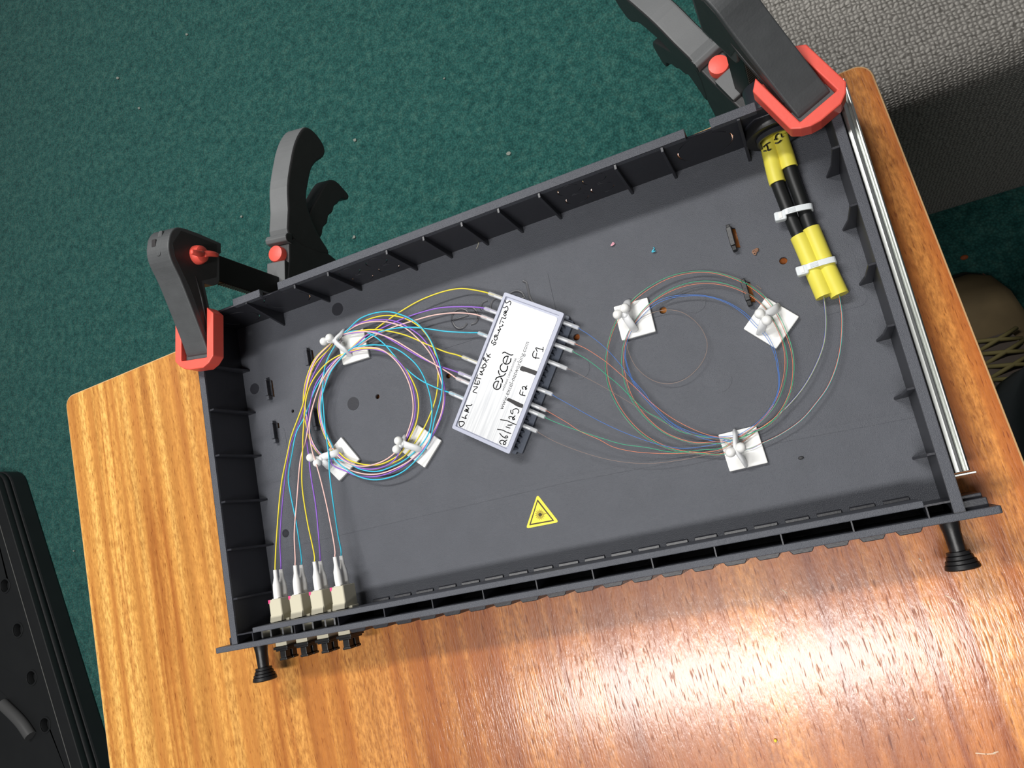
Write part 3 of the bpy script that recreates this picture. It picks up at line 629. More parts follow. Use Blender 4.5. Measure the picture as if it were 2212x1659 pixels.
# ------------------------------------------------------------------ coloured pigtails
G = lambda *pts: [(560 + x * .2893, 580 + y * .2893) for x, y in pts]
OUT_L = [(480, 1402), (395, 1310), (348, 1150), (330, 1000), (346, 850), (412, 680), (520, 570), (592, 508)]
INN_L = [(545, 1345), (472, 1200), (440, 1050), (456, 920), (512, 780), (590, 685), (645, 635)]
PIG = [
 # colour, boot, up path (pixels), via, loop arcs (c3 units), return side, exit (pixels)
 ('yellow', 0, [(594.5, 1220), (598, 1154), (608, 1045), (621, 980), (629, 944), (653, 878), (678, 791), (713, 751)], 'U',
  [(700, 440), (800, 385), (950, 350), (1080, 370), (1190, 430), (1260, 510), (1310, 620), (1336, 780), (1320, 960), (1260, 1130), (1190, 1260), (1090, 1395), (1000, 1450), (850, 1500), (740, 1480), (620, 1420)], 'I',
  [(777, 735), (806, 714.5), (832, 695.7), (863.8, 674), (907, 649), (950.6, 632), (979.5, 625), (1000, 623.4), (1031.6, 627.7)]),
 ('purple', 1, [(607, 1218), (605, 1164), (614.5, 1045), (624, 980), (626.5, 965), (652.6, 895), (667, 834), (690, 785), (712, 752)], 'U',
  [(680, 445), (770, 400), (900, 382), (1020, 395), (1130, 450), (1220, 520), (1290, 620), (1350, 760), (1385, 900), (1375, 1050), (1320, 1200), (1250, 1320), (1160, 1410), (1050, 1490), (900, 1548), (740, 1550), (640, 1510), (540, 1455)], 'I',
  [(772, 742), (791, 725), (829, 707), (866.7, 690), (907, 675.5), (950.6, 665), (997, 662.5), (1020, 663)]),
 ('pink', 2, [(638, 1210), (636, 1153), (641.7, 1077), (648, 1001), (652, 980), (660, 953), (673, 887), (690, 835), (712, 770)], 'U',
  [(640, 480), (740, 420), (870, 395), (980, 405), (1090, 445), (1200, 540), (1280, 640), (1340, 780), (1375, 920), (1365, 1060), (1310, 1200), (1230, 1330), (1130, 1430), (1000, 1500), (880, 1535), (740, 1525), (600, 1460)], 'I',
  [(775, 748), (800, 730), (849, 707), (892.7, 693), (936, 681), (979.5, 676), (1019.6, 678)]),
 ('blue', 3, [(651.5, 1210), (640.6, 1132), (627.6, 1066), (623, 1030), (631, 980), (641, 933), (658, 901), (681.5, 840), (699, 811), (728, 778)], 'L',
  [(690, 600), (790, 575), (900, 572), (1000, 590), (1100, 650), (1190, 740), (1250, 860), (1285, 1000), (1290, 1100), (1268, 1220), (1215, 1310), (1100, 1420), (1000, 1475), (880, 1515), (760, 1500), (640, 1440)], 'O',
  [(759.6, 716), (785.7, 715), (806, 724.7), (829, 742), (852, 768), (875, 794), (907, 820), (942, 837.5), (962, 845)]),
 ('yellow', 4, [(679.7, 1203), (663, 1121), (652.5, 1045), (653.6, 980), (655.5, 927), (667, 840), (700, 790), (732, 768)], 'L',
  [(670, 625), (760, 600), (860, 600), (960, 630), (1050, 700), (1130, 810), (1180, 930), (1190, 1040), (1170, 1160), (1110, 1290), (1050, 1385), (1000, 1420), (900, 1463), (780, 1463), (650, 1420), (560, 1350)], 'O',
  [(745, 722), (780, 714), (811.7, 712), (843.5, 716), (878, 724.7), (921.6, 743.5), (965, 761), (985, 766)]),
 ('purple', 5, [(691.6, 1202), (683, 1099), (671, 1023), (667, 985), (662.7, 950), (667, 892), (684, 826), (728, 775)], 'L',
  [(690, 622), (800, 600), (900, 612), (1000, 660), (1080, 740), (1140, 870), (1165, 1000), (1160, 1110), (1120, 1230), (1070, 1330), (1000, 1440), (880, 1493), (760, 1490), (640, 1430), (560, 1370)], 'O',
  [(745, 722), (785.7, 717), (811.7, 717), (837.7, 730), (872.5, 750.7), (907, 771), (942, 788), (980, 801)]),
 ('pink', 6, [(724, 1192), (712, 1121), (695, 1045), (684, 1005), (673, 967.7), (668.5, 921), (678, 870), (700, 815), (730, 775)], 'L',
  [(700, 600), (800, 588), (900, 600), (980, 650), (1060, 740), (1120, 860), (1148, 990), (1145, 1100), (1110, 1220), (1065, 1320), (1000, 1388), (920, 1440), (800, 1475), (700, 1465), (600, 1410), (540, 1340)], 'O',
  [(750, 720), (788, 716), (820, 722), (849, 733), (884, 753.6), (921.6, 776.7), (956, 797), (975, 809)]),
 ('blue', 7, [(737, 1190), (730, 1153.7), (712, 1023), (710.4, 985), (703, 930), (699, 880), (697, 845), (704, 785), (726, 742)], 'U',
  [(660, 458), (760, 370), (930, 322), (1060, 345), (1180, 410), (1270, 520), (1330, 660), (1365, 800), (1360, 950), (1310, 1130), (1270, 1290), (1170, 1432), (1050, 1530), (880, 1577), (740, 1552), (640, 1490), (560, 1420)], 'I',
  [(780, 740), (806, 722), (849, 710), (887, 707), (921.6, 710), (965, 716), (1000, 718), (1015, 718.5)])]
plab = {0: 'yellow pigtail in the leftmost adapter of the tray front', 1: 'purple pigtail in the leftmost adapter of the tray front', 2: 'pink pigtail in the second adapter from the left', 3: 'light blue pigtail in the second adapter from the left',
        4: 'yellow pigtail in the third adapter from the left', 5: 'purple pigtail in the third adapter from the left', 6: 'pink pigtail in the rightmost of the four adapters', 7: 'light blue pigtail in the rightmost of the four adapters'}
exit_of = [0, 1, 2, 7, 4, 5, 6, 3]
BTIP = [(594.5, 1231), (607, 1229.5), (637.7, 1221), (651, 1220), (679.5, 1213), (692, 1212), (723.5, 1203), (737, 1200.5)]
for i, (colr, nb, up, via, arc, ret, ex) in enumerate(PIG):
    x = PORTX[i // 2]; upper = (i % 2 == 0)
    zb = 25.3 if upper else 19.0
    tip = at(*BTIP[i], zb)
    jz = (i - 3.5) * .38
    path = [tip + Vector((0, -3, 0)), tip]
    n = len(up)
    for k, p in enumerate(up):
        path.append(at(*p, (zb * (1 - (k + .4) / n) + (10.5 + jz) * (k + .4) / n)))
    uj = 2.2 * ((i * 37) % 5 - 2)
    mu = G((592 + uj, 508 + uj * 1.6)) if via == 'U' else G((640 + uj, 640 - uj))
    path.append(at(*mu[0], 10.5 + jz))
    ag = G(*arc)
    for k, p in enumerate(ag):
        s = k / (len(ag) - 1)
        path.append(at(*p, 10.5 + jz + 4.0 * math.sin(math.pi * min(1, s * 2.0)) * (1 if s < .5 else 0) + (1.0 if s >= .5 else 0)))
    side = OUT_L if ret == 'O' else INN_L
    off = [(-4, 3), (0, 0), (6, -4), (12, -6), (-5, 2), (2, 1), (8, -4), (14, -8)][i]
    for k, p in enumerate(side):
        s = math.sin(math.pi * k / (len(side) - 1))
        path.append(at(*G((p[0] + off[0] * (.35 + s) + 6 * s, p[1] + off[1]))[0], 10.8 + jz + 1.5 * s))
    for k, p in enumerate(ex):
        s = k / (len(ex) - 1)
        path.append(at(*p, 10.8 + jz * (1 - s) + 3.0 * math.sin(math.pi * s)))
    j = [q for q in range(8) if cn[q] == colr and (q < 4) == (i in (0, 1, 2, 7))][0]
    path.append(LP[j]); path.append(LP[j] + (RP[j] - LP[j]).normalized() * 3)
    t = thing('fibre_pigtail', plab[i], 'pigtail', (x, 25, 0), group='coloured fibre pigtails'); ORG[t.name] = Vector((x, 25, 0))
    obj('coloured_jacket', T(spline(path, 6), .46, 8), CABLE[colr], t, smooth='all')
    p0 = Vector((x + (0 if upper else .2), 24.2, zb)); dr = (tip - p0)
    ss = [(0, 2.55), (.32, 2.65), (.5, 2.5), (.62, 1.9), (.74, 1.45), (1.0, 1.35)]
    obj('boot', T([p0 + dr * s for s, r in ss], [r for s, r in ss], 16), M['boot'], t, smooth=True, label='white tapered strain-relief boot')
    bm = B(x - 2.6, x + 2.6, 18, 25, zb - 2.6, zb + 2.6); obj('plug', bm, M['white'], t)

# ------------------------------------------------------------------ black cables with yellow tape
def cable(label, px, tape_a, tape_b, zs):
    pts = [at(*p, z) for p, z in zip(px, zs)]
    t = thing('fibre_cable', label, 'cable', pts[-1], group='black fibre cables'); ORG[t.name] = pts[-1].copy()
    inlet = Vector((399 + (-4.7 if px[0][0] < 1665 else 4.7), 243, 20)); 
    path = spline([inlet, Vector((inlet.x, 222, 19.5))] + pts, 8)
    obj('outer_jacket', T(path, 3.75, 16), M['jacket'], t, smooth=True, label='black jacket')
    n = len(path)
    for (s0, s1, rr) in (tape_a, tape_b):
        seg = path[int(s0 * (n - 1)):int(s1 * (n - 1)) + 1]
        if s1 == 1.0:
            seg = seg + [seg[-1] + (seg[-1] - seg[-2]).normalized() * 2.5]
        obj('tape_wrap', T(seg, rr, 18), M['tape'], t, smooth=True, label='yellow tape wrapped round the jacket')
    return t, path
c1, path1 = cable('black cable with yellow tape, left of the pair at upper right', [(1655, 290), (1668.5, 352), (1678, 390), (1696, 438), (1717, 490), (1735, 530), (1756, 580), (1778, 632)], (.12, .46, 4.55), (.73, 1.0, 4.85), [14, 10.5, 9.5, 9, 9, 9, 9.2, 9.2])
c2, path2 = cable('black cable with yellow tape, right of the pair at upper right', [(1683, 284), (1699.7, 342.6), (1712, 382), (1733.6, 441.6), (1748, 485), (1762, 520), (1785, 575), (1810, 629)], (.12, .40, 4.55), (.70, 1.0, 4.85), [14, 10.5, 9.5, 9, 9, 9, 9.2, 9.2])
ZT = lambda x, y: (1620 + x * .09644, 240 + y * .09644)
for par, zz, strokes in ((c1, 17.0, [[(300, 810), (350, 760), (400, 725), (450, 700)], [(370, 755), (395, 820), (410, 880), (470, 850)], [(300, 900), (360, 890)]]),
                         (c2, 18.3, [[(630, 415), (660, 375), (700, 370)], [(570, 600), (585, 550), (640, 505), (690, 495), (715, 575), (745, 575)], [(545, 650), (580, 615), (605, 640)], [(560, 720), (620, 715), (700, 650)]])):
    bm = bmesh.new()
    for s in strokes: tube(bm, spline([at(*ZT(*p), zz) for p in s], 4) if len(s) > 2 else [at(*ZT(*p), zz) for p in s], .4, 6)
    obj('marker_writing', bm, M['ink'], par)
bm = bmesh.new(); q = [at(*ZT(*p), 13) for p in ((320, 930), (405, 915), (385, 1150), (440, 1240), (470, 1330), (440, 1340), (380, 1200), (325, 1150), (305, 1040))]
vs = [bm.verts.new(p + Vector((0, 0, random.uniform(-.6, .6)))) for p in q]; bm.faces.new(vs)
obj('tape_flap', bm, M['tape'], c1)
def tie(label, head, a, b, zc):
    h = at(*head, zc); 
    t = thing('cable_tie', label, 'cable tie', h, group='clear nylon cable ties'); ORG[t.name] = h.copy()
    pa, pb = at(*a, zc), at(*b, zc); d = (pb - pa); L0 = d.length; d.normalize()
    loop = []
    for k in range(17):
        ang = math.pi * (1 - k / 16.0)
        loop.append(pa + d * (L0 / 2 + L0 / 2 * math.cos(ang)) + Vector((0, 0, (14.6 - zc) * (math.sin(ang) ** .55))))
    for k in range(1, 16):
        ang = math.pi * k / 16.0
        loop.append(pa + d * (L0 / 2 + L0 / 2 * math.cos(ang)) - Vector((0, 0, (zc - 5.4) * (math.sin(ang) ** .55))))
    side = Vector((-d.y, d.x, 0)); bm = bmesh.new(); rows = []
    for p in loop:
        rows.append((bm.verts.new(p + side * 1.6), bm.verts.new(p - side * 1.6)))
    for k in range(len(rows)):
        r0, r1 = rows[k], rows[(k + 1) % len(rows)]; bm.faces.new((r0[0], r1[0], r1[1], r0[1]))
    o = obj('strap', bm, M['tie'], t); sm = o.modifiers.new('thickness', 'SOLIDIFY'); sm.thickness = .001; sm.offset = 1
    bm = bmesh.new()
    for k in range(9):
        p = loop[4] + (loop[7] - loop[4]) * (k / 8) + Vector((0, 0, .45))
        box(bm, -.18, .18, -1.1, 1.1, 0, .95, Matrix.Translation(p) @ Matrix.Rotation(math.atan2(d.y, d.x), 4, 'Z'))
    obj('ratchet_teeth', bm, M['tie'], t)
    Mx = Matrix.Translation(h) @ Matrix.Rotation(math.atan2(d.y, d.x), 4, 'Z')
    bm = bmesh.new(); box(bm, -3.4, 3.0, -2.6, 2.6, -2.3, 2.6, Mx); obj('lock_head', bm, M['tie'], t, bevel=.9)
    bm = bmesh.new(); box(bm, -1.0, .8, -1.7, 1.7, 2.5, 2.9, Mx); obj('lock_pawl', bm, M['white'], t, bevel=.2)
    return t
tie('clear cable tie around the bare black part of both cables', (1687, 468), (1694, 462), (1752, 448), 11.5)
tie('clear cable tie around the yellow-taped cable ends', (1734, 585), (1742, 580), (1802, 562), 12)

# ------------------------------------------------------------------ bare fibres
H = lambda *pts: [(1280 + x * .2893, 560 + y * .2893) for x, y in pts]
Q7 = lambda *pts: [C7(*p) for p in pts]
INA = [(1779, 636), (1784, 690), (1780, 740), (1762, 790), (1731, 843), (1685, 893), (1641, 926)]
INB = [(1812, 634), (1819, 690), (1812, 770), (1790, 832), (1762, 872), (1731, 907), (1685, 939), (1647, 957), (1613, 971)]
OUTER = H((980, 1450), (800, 1445), (600, 1415), (400, 1318), (250, 1170), (150, 1000), (108, 850), (108, 700), (142, 560), (192, 450), (270, 350), (380, 250), (550, 150), (700, 105), (850, 95), (1000, 125), (1150, 190), (1280, 290), (1372, 408), (1440, 550), (1488, 700), (1498, 850), (1470, 1000), (1390, 1150), (1290, 1240), (1180, 1290), (1085, 1335))
INNER = H((970, 1370), (880, 1372), (750, 1370), (550, 1300), (400, 1180), (290, 1030), (238, 880), (222, 750), (242, 610), (300, 490), (400, 360), (550, 250), (700, 190), (850, 170), (1000, 190), (1150, 250), (1280, 350), (1345, 450), (1415, 600), (1445, 750), (1432, 900), (1382, 1050), (1290, 1180), (1200, 1260), (1095, 1330))
BLUE = H((970, 1335), (800, 1320), (600, 1240), (440, 1090), (310, 930), (262, 810), (240, 700), (258, 590), (310, 480), (430, 352), (550, 290), (700, 268), (850, 275), (1000, 320), (1130, 400), (1220, 490), (1300, 570), (1358, 680), (1388, 820), (1390, 970), (1340, 1100), (1235, 1225), (1090, 1325))
EX = {
 0: H((950, 1360), (800, 1330), (600, 1230), (430, 1060)) + Q7((1400, 1030), (1180, 780), (1070, 640), (870, 420), (650, 245), (560, 190)),
 1: H((940, 1328), (800, 1290), (600, 1190), (450, 1080), (300, 940)) + Q7((1000, 700), (880, 600), (750, 510), (620, 430), (510, 380)),
 2: H((940, 1335), (800, 1320), (640, 1280), (500, 1190)) + Q7((1422, 1250), (1200, 1050), (1050, 900), (880, 760), (760, 660), (620, 560), (480, 482)),
 3: H((940, 1345), (800, 1325), (620, 1262)) + Q7((1422, 1262), (1200, 1130), (880, 940), (600, 790), (410, 697)),
 4: H((900, 1385), (680, 1412), (520, 1390)) + Q7((1422, 1620), (1100, 1500), (800, 1360), (400, 1140), (215, 1035)),
 5: H((960, 1420), (750, 1445), (500, 1450), (300, 1435), (150, 1400)) + Q7((800, 1600), (550, 1490), (400, 1390), (145, 1240)),
 6: H((960, 1410), (800, 1425), (600, 1440), (400, 1405)) + Q7((1090, 1655), (800, 1570), (550, 1490), (350, 1420), (125, 1325)),
 7: H((960, 1430), (850, 1460), (650, 1500), (420, 1525), (200, 1510), (0, 1465)) + [C5(1100, 1480), C5(940, 1395)]}
loops = [BLUE, OUTER, INNER, OUTER, BLUE, INNER, OUTER, INNER]
for i in range(8):
    j = i if i < 4 else i
    inn = INA if i < 4 else INB
    jit = [(-3.5, -2.0), (-1.0, 0.5), (2.5, 1.5), (4.5, 3.0), (1.5, 2.0), (-3.0, -2.5), (3.5, 3.5), (0.5, -0.5)][i]
    path = []
    for k, p in enumerate(inn): path.append(at(p[0] + jit[0] * .25, p[1], 9.2 if k else 9.2))
    lp = loops[i]
    cxm, cym = 1512, 785
    for k, p in enumerate(lp):
        sx = (p[0] - cxm); sy = (p[1] - cym); l = math.hypot(sx, sy)
        wob = 1 + .5 * math.sin(k * .9 + i * 1.7)
        path.append(at(p[0] + sx / l * jit[0] * wob * .7, p[1] + sy / l * jit[0] * wob * .7, 9.0 + i * .12 + .8 * math.sin(k * .45) ** 2))
    ex = EX[i]
    for k, p in enumerate(ex):
        s = k / (len(ex) - 1); path.append(at(*p, 9.2 + (PZ - 9.2) * s + 1.0 * math.sin(math.pi * s)))
    path.append(RP[i]); path.append(RP[i] + (LP[i] - RP[i]).normalized() * 6)
    o = obj('bare_fibre', T(spline(path, 6), .15 if fn[i] != 'brown' else .12, 6), FIB[fn[i]], smooth='all')
    tag(o, 'hair-thin %s fibre from the %s cable into the %s splice sleeve' % (fn[i], 'left taped' if i < 4 else 'right taped', ordn[i]), 'fibre', 'bare fibres coiled on the right')
lp = H((300, 500), (360, 440), (440, 402), (560, 378), (680, 402), (800, 500), (855, 620), (842, 720), (780, 820), (680, 900), (560, 930), (440, 900), (330, 810), (272, 700), (255, 610), (275, 540))
o = obj('bare_fibre', T(spline([at(*p, 9.0) for p in lp], 6), .14, 6), FIB['brown'], smooth='all')
tag(o, 'spare brown fibre curling in a small loop inside the bare fibre coil', 'fibre', 'bare fibres coiled on the right')
lp = [(1780, 636), (1768, 660), (1764, 690), (1772, 720), (1790, 705)]

# ------------------------------------------------------------------ laser warning sticker
ZS = lambda x, y: (1110 + x * .0663, 1050 + y * .0663)
def rtri(ps, r):
    out = []
    P = [Vector((p.x, p.y)) for p in ps]
    for i in range(3):
        a, b, c = P[i - 1], P[i], P[(i + 1) % 3]
        u = (a - b).normalized(); v = (c - b).normalized()
        for k in range(7):
            t = k / 6; q = (b + u * r * 1.6) * (1 - t) ** 2 + b * 2 * t * (1 - t) + (b + v * r * 1.6) * t * t
            out.append((q.x, q.y))
    return out
tri = [at(*ZS(*p), 5.2) for p in ((765, 270), (1470, 1175), (395, 1385))]
st = thing('warning_sticker', 'yellow triangular laser warning sticker near the tray front', 'sticker', sum(tri, Vector()) / 3); ORG[st.name] = sum(tri, Vector()) / 3
obj('yellow_backing', plate(rtri(tri, 1.3), [], .25, XY(5.0)), M['yellowst'], st)
t1 = [at(*ZS(*p), 5.3) for p in ((768, 425), (1320, 1135), (495, 1285))]; t2 = [at(*ZS(*p), 5.3) for p in ((775, 510), (1245, 1105), (555, 1228))]
obj('black_triangle', plate(rtri(t1, .4), [[(p.x, p.y) for p in t2]], .05, XY(5.25)), M['stickink'], st)
bm = bmesh.new(); c = at(*ZS(855, 930), 5.3)
bm.faces.new([bm.verts.new(Vector((c.x + 1.25 * math.cos(k * math.pi / 12), c.y + 1.25 * math.sin(k * math.pi / 12), 5.3))) for k in range(24)])
for k in range(30):
    a = k * math.pi / 15; r1 = 3.1 if k % 2 else 2.5
    ribbon(bm, [Vector((c.x + 1.55 * math.cos(a), c.y + 1.55 * math.sin(a), 5.3)), Vector((c.x + r1 * math.cos(a), c.y + r1 * math.sin(a), 5.3))], .2)
ribbon(bm, [Vector((c.x, c.y, 5.3)), at(*ZS(1080, 885), 5.3)], .25)
obj('sunburst_symbol', bm, M['stickink'], st)

# ------------------------------------------------------------------ offcuts lying in the tray
def scrap(label, px, py, r, col, n=7):
    c = at(px, py, 5.6); rnd = random.Random(px); bm = bmesh.new()
    pts = [c + Vector((rnd.uniform(-r, r), rnd.uniform(-r, r), rnd.uniform(-.2, .9))) for _ in range(n)]
    tube(bm, spline(pts, 4), .34, 6)
    o = obj('jacket_offcut', bm, mat('offcut_' + label.split()[0], col, .5), smooth='all'); tag(o, label, 'offcut', 'fibre jacket offcuts in the tray')
scrap('pink curl of fibre jacket lying in the tray, left of the blue one', 1323, 528, 1.5, (.80, .40, .48))
scrap('blue curl of fibre jacket lying in the tray between pink and brown', 1411, 540, 1.6, (.08, .50, .66))
scrap('brown curl of fibre jacket beside the black clip post', 1633, 545, 2.0, (.30, .16, .10), 9)
o = obj('fibre_offcut', T([at(1634, 617, 5.3), at(1639, 620, 5.4), at(1645, 625, 5.3)], .2, 6), FIB['brown']); tag(o, 'tiny straight fibre offcut above the right tie mount', 'offcut')
o = obj('fibre_offcut', T([at(1034, 524, 5.4), at(1032, 532, 5.4), at(1029, 537, 5.4)], .18, 6), M['beige']); tag(o, 'tiny pale hair by the rear wall ribs', 'offcut')
bm = bmesh.new(); ball(bm, at(1730, 989, 5.5), 1.0, 8, 6, (1.6, .9, .6)); o = obj('dark_crumb', bm, M['print']); tag(o, 'small dark crumb right of the bottom tie mount', 'crumb')

# ------------------------------------------------------------------ clamps (local frame: y away from the table, x across, z up)
YZ = lambda a, b, t: Vector((t, a, b))
def make_clamp(label):
    t = thing('bar_clamp', label, 'clamp', (0, 0, 0), 0, 'red and black bar clamps holding the tray', local=True)
    # upper pad: open-ended cup
    def pad(z0, z1, zf0, zf1, nm):
        outer = [(-9, 0), (-4, -1.2), (8, -1.2), (13, 1.5), (16.8, 6), (16.8, 35.5), (11.2, 40.3), (11.2, 5.6), (-11.2, 5.6), (-11.2, 40.3), (-16.8, 35.5), (-16.8, 6), (-13.2, 2.5)]
        bm = bmesh.new(); prism(bm, outer, z0, z1, lambda a, b, q: Vector((a, b, q)))
        o_ = obj(nm, bm, M['red'], t, bevel=.7, label='red clamp pad')
        bm = bmesh.new(); prism(bm, [(-11.3, 5), (11.3, 5), (11.3, 38), (-11.3, 38)], zf0, zf1, lambda a, b, q: Vector((a, b, q)))
        obj('pad_floor', bm, M['red'], o_)
    pad(44.1, 54.5, 44.2, 47.0, 'upper_pad'); pad(-35.4, -25.1, -28.0, -25.2, 'lower_pad')
    arm = [(8, 47.2), (30, 47.4), (42, 50), (57, 54.5), (57.5, 46), (60, 41), (63, 40), (82, 40), (83, 38.5), (90.3, 38.5), (91.2, 60), (90.5, 76), (88.5, 81), (84, 84.5), (78, 86), (72, 86), (66, 84), (56, 77), (45, 70.5), (33, 63.8), (17, 55), (11, 52.2), (9, 51)]
    bm = bmesh.new(); prism(bm, arm[:10] + [(q.x, q.y) for q in spline([(a, b, 0) for a, b in arm[10:-2]], 3)] + arm[-2:], -9.7, 9.7, YZ); obj('upper_jaw', bm, M['clampflat'], t, bevel=1.5, segs=3)
    obj('jaw_tip', B(-10.6, 10.6, 5.7, 14, 46.5, 50.2), M['clampflat'], t)
    for s in (-1, 1):
        bm = bmesh.new(); prism(bm, [(20, 50), (42, 53), (58, 58), (64, 44), (88, 43), (88, 76), (77, 83), (69, 81), (52, 69), (34, 59), (20, 53)], s * 9.4, s * 9.95, YZ)
        obj('jaw_cheek', bm, M['clamp'], t)
        bm = bmesh.new(); tube(bm, [(s * 9.8, 26, 52), (s * 9.9, 46, 57.5), (s * 9.8, 60, 63)], [.3, .9, .4], 8); obj('jaw_rib', bm, M['clamp'], t, smooth='all')
    # latch slot on the spine
    sp = lambda y: 88.6 - abs(y - 77) * .09
    bm = bmesh.new(); prism(bm, rrect(-1.0, 2.6, 69.5, 87.5, 1.7), 85.6, 88.7, lambda a, b, q: Vector((a, b, q - max(0, (b - 78)) * .3 - max(0, 74 - b) * .25 - 1.6))); obj('latch_tongue', bm, M['clampflat'], t, bevel=.3)
    bm = bmesh.new(); prism(bm, rrect(-4.8, -1.4, 76.5, 81.5, .4, 2), 82, 86.3, lambda a, b, q: Vector((a, b, q))); obj('latch_socket', bm, M['ink'], t)
    # red wing knob on the cheek
    kc = Vector((9.6, 75, 62)); bm = bmesh.new()
    tube(bm, [kc, kc + Vector((2.5, 0, 0)), kc + Vector((5.5, 0, 0)), kc + Vector((6.5, 0, 0))], [6.6, 6.6, 5.6, 3.6], 22)
    kn = obj('wing_knob', bm, M['red'], t, smooth=True, label='red wing knob')
    bm = bmesh.new()
    for s in (-1, 1):
        tube(bm, spline([kc + Vector((5.2, 0, s * 1.0)), kc + Vector((6.8, -s * 1.2, s * 4.5)), kc + Vector((7.4, -s * 1.8, s * 8.6)), kc + Vector((7.0, -s * 2.2, s * 11.8))], 4), [2.6 - .08 * q for q in range(13)], 10, flat=.9)
    obj('wing', bm, M['red'], kn, smooth='all')
    # bar
    bm = bmesh.new(); prism(bm, [(64.4, -190), (84, -190), (84, 74), (64.4, 74)], -3.1, 3.1, YZ); obj('bar', bm, M['bar'], t, bevel=.7)
    bm = bmesh.new()
    for k in range(90):
        z = -186 + k * 2.4; box(bm, -3.0, 3.0, 64.0, 64.5, z, z + 1.2)
    obj('bar_ridges', bm, M['barridge'], t)
    # moving body with lower jaw
    body = [(6, -30), (30, -31), (50, -37), (60, -35), (66, -33), (82, -34.5), (100, -37), (112, -37), (120, -44), (118, -92), (110, -125), (100, -146), (62, -146), (54, -110), (44, -80), (28, -58), (12, -42), (5, -36)]
    bm = bmesh.new(); prism(bm, body, -9.3, 9.3, YZ); obj('moving_body', bm, M['clamp'], t, bevel=1.4, segs=3)
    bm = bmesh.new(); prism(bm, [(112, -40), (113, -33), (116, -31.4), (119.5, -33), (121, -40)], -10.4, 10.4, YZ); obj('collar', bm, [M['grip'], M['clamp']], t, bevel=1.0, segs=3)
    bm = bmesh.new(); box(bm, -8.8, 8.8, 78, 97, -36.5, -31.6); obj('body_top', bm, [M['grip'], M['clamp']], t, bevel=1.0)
    grip = [(118, -37), (140, -36.5), (160, -36), (182, -40.5), (200, -46), (213, -53), (221, -60), (223.5, -68), (222, -77), (217, -86), (211, -89), (204.5, -86), (196, -76), (187, -69), (172, -64), (158, -61), (144, -66), (132, -76), (118, -92)]
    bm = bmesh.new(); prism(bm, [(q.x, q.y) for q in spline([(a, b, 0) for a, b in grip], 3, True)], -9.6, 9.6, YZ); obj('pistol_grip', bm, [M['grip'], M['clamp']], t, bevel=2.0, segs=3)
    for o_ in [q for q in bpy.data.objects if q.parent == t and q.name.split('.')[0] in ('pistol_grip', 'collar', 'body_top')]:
        for p in o_.data.polygons: p.material_index = 1 if abs(p.normal.x) > .8 else 0  # side faces take the darker nylon: their shade is painted in
    trig = [(142, -66), (150, -69), (166, -80), (184, -93), (189, -99), (191, -108), (188, -119), (184, -127.5), (180, -126), (177, -116), (170, -109), (166, -104), (160, -101.5), (154, -95), (147, -93), (141, -87), (134, -85), (129, -82), (122, -84), (120, -70)]
    bm = bmesh.new(); prism(bm, [(q.x, q.y) for q in spline([(a, b, 0) for a, b in trig], 3, True)], -7, 7, YZ); obj('trigger', bm, M['clamp'], t, bevel=1.3, segs=3)
    bm = bmesh.new(); tube(bm, [(0, 103.6, -38), (0, 103.6, -33), (0, 103.6, -31.2), (0, 103.6, -31.0)], [6.8, 6.8, 6.4, 5.6], 26); o_ = obj('release_button', bm, M['red'], t, smooth=True, label='round red release button')
    return t
cl = make_clamp('red and black bar clamp on the left rear corner of the tray')
vL = Vector((.98837, -.15206, 0)); uL = Vector((.15206, .98837, 0))
pL = vL * (6.9 * vL.x + 190 * vL.y) + uL * 184.9
cr = copy_tree(cl)
cl.location = pL * S; cl.rotation_euler.z = math.atan2(vL.y, vL.x)
cr.location = Vector((422.6, 203.3, 0)) * S; cr.rotation_euler.z = math.atan2(.411, .912)
cr['label'] = 'red and black bar clamp on the right rear corner, over the taped cables'

# ------------------------------------------------------------------ chair seat at upper right
CHL, CHF, CHT = 400, 340, -283
ch = thing('upholstered_seat', 'upholstered block in grey woven fabric beyond the table\'s far right corner', 'seat', (700, 640, FZ)); ORG[ch.name] = Vector((700, 640, FZ))
bm = bmesh.new(); prism(bm, rrect(CHL, 1110, CHF, 1010, 40, 6), FZ + 30, CHT, lambda a, b, q: Vector((a, b, q)))
obj('upholstery', bm, M['fabric'], ch, bevel=34, segs=6, smooth=True)
for lx, ly in ((CHL + 70, CHF + 70), (1040, CHF + 70), (CHL + 70, 940), (1040, 940)):
    obj('foot', T([(lx, ly, FZ), (lx, ly, FZ + 32)], [20, 24], 14), M['black'], ch, smooth=True)

# ------------------------------------------------------------------ black case on the carpet at lower left
ang = math.atan2(-515, 158); ca = thing('black_case', 'dark plastic case with round dimples on the carpet at lower left', 'case', (-1243 - 66 * .956, 415 - 66 * .293, FZ), ang, local=True)
CH = 66.0
BK = mat('dull_black_plastic', (.016, .017, .018), .5, bump=.2, bscale=120, var=.2, vscale=20)
bm = bmesh.new(); prism(bm, rrect(0, 700, -470, 66, 40), 0, CH - 28, lambda a, b, q: Vector((a, b, q))); obj('case_bottom', bm, BK, ca, bevel=4)
dim = [arcpts(a, 0, 13, 0, 345, 23) for a in (250, 348, 450, 547)] + [arcpts(a, -240, 13, 0, 345, 23) for a in (250, 348, 450, 547)]
bm = plate(rrect(4, 696, -466, 62, 38), dim, 14, lambda a, b, t: Vector((a, b, CH - 14 + t))); obj('case_lid', bm, BK, ca, bevel=2.5)
bm = plate(rrect(3, 697, -467, 63, 38), [], 15, lambda a, b, t: Vector((a, b, CH - 29 + t))); obj('lid_tray', bm, BK, ca)
